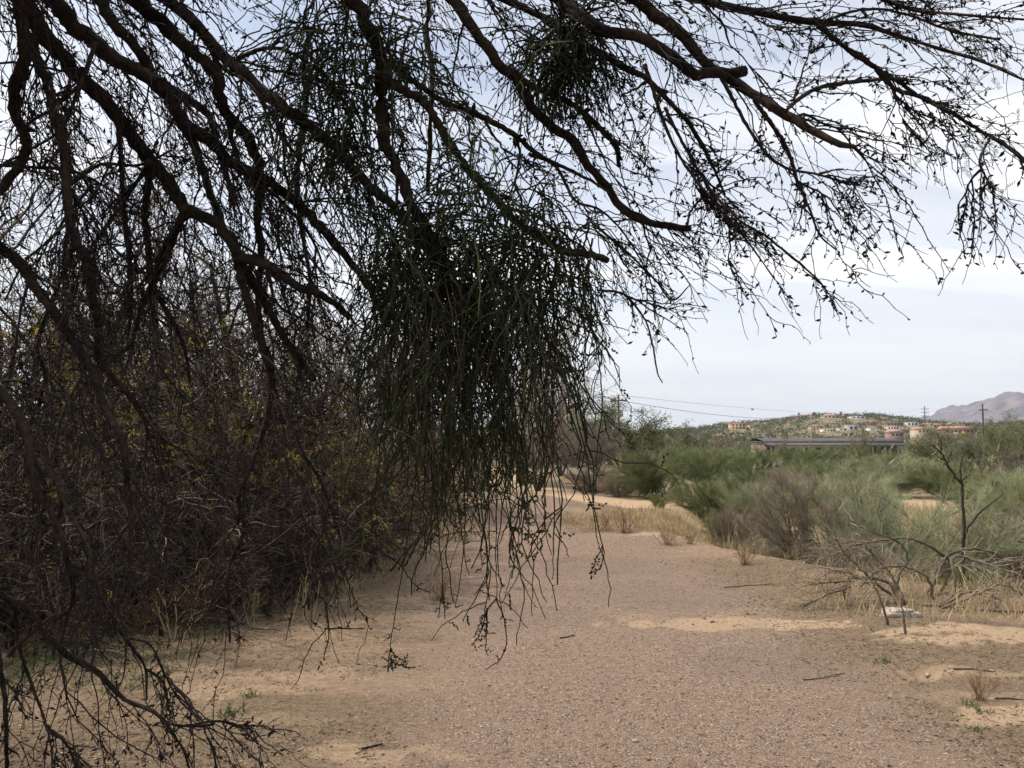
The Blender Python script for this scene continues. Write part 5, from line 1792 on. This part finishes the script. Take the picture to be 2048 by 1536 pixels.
# palms and trees by the crest houses
def palm(label, px, py_top, py_b, Y=596.0):
    b = at(px, py_b, Y)
    H = at(px, py_top, Y)[2] - b[2]
    root = thing('palm_tree', label, 'palm tree', (b[0], Y - 4, b[2] - 1.0))
    mb = MB()
    mb.tubes(np.array([[(0, 0, 0), (0, 0, (H + 1.0) * .9)]]), np.array([[0.22, 0.16]]), 6)
    mb.build('trunk', M['far_bark'], root)
    mb = MB()
    n = 60
    mb.leaves(np.tile((0, 0, (H + 1.0) * .9), (n, 1)), nrm(rng.normal(size=(n, 3)) + np.array((0, 0, 0.1))), 1.3, 0.4, tone=rng.random(n))
    o = mb.build('crown', M['far_leaf'], root)
    o['kind'] = 'stuff'


palm('small palm right of the reddish-brown crest house', 1625, 826, 836)
palm('small palm left of the salmon-roofed crest house', 1641, 828, 836)
palm('palm at the right end of the salmon-roofed crest house', 1678, 825, 836)
palm('palm standing left of the reddish-brown crest house', 1594, 828, 835)
# bare pale tree
root = make_far_tree('bare pale tree with a forked dark trunk standing above the scrub', 3.6, 'bare_pale' if 'bare_pale' in M else 'dry_twig', 1500, True, 'bare_tree', wide=0.55)
root.location = put(1427, 58)
root.scale = (0.9, 0.9, 1.05)
root = make_far_tree('bare feathery tree behind the lower right edge of the mistletoe clump', 3.4, 'dry_twig', 2200, True, 'bare_tree')
root.location = put(1075, 26)
root.scale = (0.95, 0.95, 1.5)

# bird
pb_ = at(1505, 819, 120)
brd = thing('bird', 'tiny dark bird flying above the hill', 'bird', pb_)
mb = MB()
X, q = stone_mesh(8, 6, 0.20, 0.06, 0.06, 0.0, 1)
mb.add(X, q)
mb.build('body', M['pole_dark'], brd)
for sg in (1, -1):
    mb = MB()
    mb.add([(0.08, 0, .03), (-0.08, 0, .03), (-0.06, sg * 0.3, 0.12), (0.02, sg * 0.32, 0.12), (0.08, 0, .04), (-0.08, 0, .04), (-0.06, sg * 0.3, 0.13), (0.02, sg * 0.32, 0.13)], [(0, 1, 2, 3), (7, 6, 5, 4)])
    mb.build('wing', M['pole_dark'], brd)


# ------------------------------------------------------------------ what nobody could count
def stuff(name, mb, mat):
    o = mb.build(name, mat)
    o['kind'] = 'stuff'
    return o


# scrub on the flats and the hill
def scrub(name, n, ylo, yhi, mat, size, per, xr=(-0.10, 0.75), dens_scale=0.05, thr=0.45, power=1.0, aspect=0.75):
    y = ylo + (yhi - ylo) * rng.random(n) ** power
    x = y * (xr[0] + (xr[1] - xr[0]) * rng.random(n))
    k = fbm(x * dens_scale, y * dens_scale, 3) > thr
    for hx, hy, hw in HOUSES:
        k &= ~((np.abs(x * hy / y - hx) < hw) & (y > hy - 40) & (y < hy + 14))
    x, y = x[k], y[k]
    n = len(x)
    z = gz(x, y)
    s = size[0] + (size[1] - size[0]) * rng.random(n) ** 1.5
    c = np.stack((x, y, z), -1)
    cc = np.repeat(c, per, 0)
    ss = np.repeat(s, per)
    tn = np.repeat(rng.random(n), per)
    o = rng.normal(size=(n * per, 3))
    o = o / np.linalg.norm(o, axis=1, keepdims=True) * rng.random((n * per, 1)) ** 0.4
    o[:, 2] = np.abs(o[:, 2]) * 1.1
    pos = cc + o * ss[:, None] * np.array((0.6, 0.6, aspect))
    mb = MB()
    mb.leaves(pos, rng.normal(size=(n * per, 3)) + np.array((0, 0, 0.5)), ss * 0.38, ss * 0.16, tone=np.clip(tn * 0.6 + 0.4 * rng.random(n * per), 0, 1))
    stuff(name, mb, mat)


scrub('hillside_scrub', 10500, 250, 640, M['hill_leaf'], (1.0, 3.2), 11, (0.10, 0.72), 0.03, 0.28, 0.8, 0.75)
scrub('far_scrub', 2400, 60, 330, M['far_leaf'], (1.0, 2.6), 14, (-0.05, 0.72), 0.04, 0.40, 1.4, 0.8)
scrub('far_brown_scrub', 900, 45, 200, M['far_brown'], (0.8, 2.0), 30, (0.0, 0.72), 0.05, 0.40, 1.3, 0.7)


def grass(name, n, fn, mat, h, blades, wid=0.006, lean=0.5):
    xy = fn(n)
    x, y = xy
    z = gz(x, y)
    n = len(x)
    c = np.repeat(np.stack((x, y, z), -1), blades, 0)
    m_ = n * blades
    c[:, :2] += rng.normal(size=(m_, 2)) * 0.05
    d = np.stack((rng.normal(size=m_) * lean, rng.normal(size=m_) * lean, np.ones(m_)), -1)
    hh = np.repeat(h[0] + (h[1] - h[0]) * rng.random(n), blades) * (0.6 + 0.4 * rng.random(m_))
    mb = MB()
    mb.leaves(c, d, hh, wid * (1 + c[:, 1] / 12), tone=np.clip(np.repeat(rng.random(n), blades) * 0.6 + 0.4 * rng.random(m_), 0, 1))
    stuff(name, mb, mat)


def g_pale(n):
    y = 14.6 + 3.6 * rng.random(n)
    x = 0.9 + 2.6 * rng.random(n)
    k = fbm(x * 1.1 + 4, y * 1.1, 3) > 0.42
    return x[k], y[k]


def g_bank(n):
    y = 7 + 18 * rng.random(n) ** 1.2
    x = np.interp(y, _ey, _ex) + rng.normal(size=n) * 0.5 + 0.45
    k = fbm(x * 0.9, y * 0.9 + 9, 3) > 0.44
    return x[k], y[k]


def g_wash(n):
    y = 11 + 55 * rng.random(n) ** 1.5
    x = np.interp(y, _ey, _ex) + 0.8 + (2 + y * 0.5) * rng.random(n)
    k = (fbm(x * 0.35, y * 0.35 + 9, 3) > 0.45) & (np.abs(x - 14.5 - 0.15 * (y - 24)) > 2.2)
    return x[k], y[k]


def g_left(n):
    y = 6.5 + 13 * rng.random(n)
    x = np.interp(y, [6.6, 8.5, 10.8, 17.7, 31], [-3.9, -1.7, -0.9, -0.35, -1.2]) - 0.1 - 1.6 * rng.random(n) ** 1.6
    return x, y


grass('pale_dry_grass', 520, g_pale, M['straw'], (0.07, 0.22), 7, 0.005)
def g_dead(n):
    return 2.9 + 2.6 * rng.random(n), 7.2 + 2.6 * rng.random(n)


def g_far(n):
    y = 42 + 75 * rng.random(n)
    x = y * (0.12 + 0.55 * rng.random(n))
    k = fbm(x * 0.12, y * 0.12 + 9, 3) > 0.42
    return x[k], y[k]


grass('dead_shrub_straw', 420, g_dead, M['straw'], (0.08, 0.34), 3, 0.004, 0.45)
grass('far_dry_grass', 3600, g_far, M['straw_far'], (0.5, 1.1), 9, 0.010, 0.4)
grass('bank_grass', 900, g_bank, M['straw'], (0.08, 0.28), 6, 0.004)
grass('wash_grass', 4600, g_wash, M['straw'], (0.25, 0.75), 9, 0.006, 0.35)
grass('thicket_edge_grass', 260, g_left, M['straw'], (0.10, 0.4), 4, 0.004)


def g_green(n):
    y = 5.4 + 2.2 * rng.random(n)
    x = -3.6 + 1.3 * rng.random(n)
    return x, y


grass('green_ground_sprouts', 420, g_green, M['green_weed'], (0.03, 0.10), 5, 0.005, 0.9)

# loose stones on the path
def stones(n):
    y = 3.4 + 10.5 * rng.random(n) ** 1.7
    x = rng.uniform(-0.62, 0.62, n) * (y + 0.4)
    pcx = np.interp(y, [0, 4, 8, 13, 20], [0.9, 0.8, 0.75, 0.55, 0.25])
    pr = np.where(np.abs(x - pcx) < 1.7, 0.95, 0.6)
    k = (rng.random(n) < pr) & (x < np.interp(y, _ey, _ex) - 0.1)
    x, y = x[k], y[k]
    n = len(x)
    s = 0.0020 + 0.0055 * rng.random(n) ** 3.5 + 0.00025 * y
    big = rng.random(n) < 0.006
    s = np.where(big, s * 1.9 + 0.004, s)
    z = gz(x, y)
    ov = np.array([(1, 0, 0), (0, 1, 0), (-1, 0, 0), (0, -1, 0), (0, 0, 1), (0, 0, -1.0)])
    of = np.array([(0, 1, 4), (1, 2, 4), (2, 3, 4), (3, 0, 4), (1, 0, 5), (2, 1, 5), (3, 2, 5), (0, 3, 5)])
    v = ov[None] * (0.7 + 0.6 * rng.random((n, 6, 1)))
    v = v + 0.25 * rng.normal(size=(n, 6, 3))
    a = rng.random(n) * 6.28
    ca, sa = np.cos(a)[:, None], np.sin(a)[:, None]
    vx = v[..., 0] * ca - v[..., 1] * sa
    vy = v[..., 0] * sa + v[..., 1] * ca
    v = np.stack((vx, vy, v[..., 2] * 0.65), -1) * s[:, None, None]
    v = v + np.stack((x, y, z + s * 0.2), -1)[:, None]
    f = (np.arange(n) * 6)[:, None, None] + of[None]
    mb = MB()
    mb.add(v.reshape(-1, 3), None, f.reshape(-1, 3), np.repeat(rng.random(n), 6))
    stuff('gravel', mb, M['stone'])


M['stone'] = mat_plant('loose stone', (0.13, 0.10, 0.085), (0.56, 0.48, 0.39), (0.30, 0.22, 0.165))
stones(25000)


# dead leaves, bark crumbs and twig bits
def litter(n):
    y = 3.4 + 12 * rng.random(n) ** 1.5
    x = rng.uniform(-0.62, 0.62, n) * (y + 0.5)
    pcx = np.interp(y, [0, 4, 8, 13, 20], [0.9, 0.8, 0.75, 0.55, 0.25])
    k = (fbm(x * 0.8 + 71, y * 1.1 + 5, 4) > 0.46 - 0.15 * (x < -0.9) - 0.1 * (x > 2.3)) & (x < np.interp(y, _ey, _ex) + 0.3) & ((np.abs(x - pcx) > 1.3) | (rng.random(n) < 0.12))
    x, y = x[k], y[k]
    n = len(x)
    z = gz(x, y) + 0.003
    a = rng.random(n) * 6.28
    L = 0.010 + 0.05 * rng.random(n) ** 2.5
    d = np.stack((np.cos(a), np.sin(a), 0.15 * rng.normal(size=n)), -1)
    mb = MB()
    mb.leaves(np.stack((x, y, z + 0.002), -1), d, L, 0.004 + 0.005 * rng.random(n), tone=rng.random(n))
    stuff('leaf_litter', mb, M['litter'])


M['litter'] = mat_plant('leaf litter', (0.05, 0.038, 0.028), (0.42, 0.33, 0.21), (0.14, 0.105, 0.07))
litter(70000)
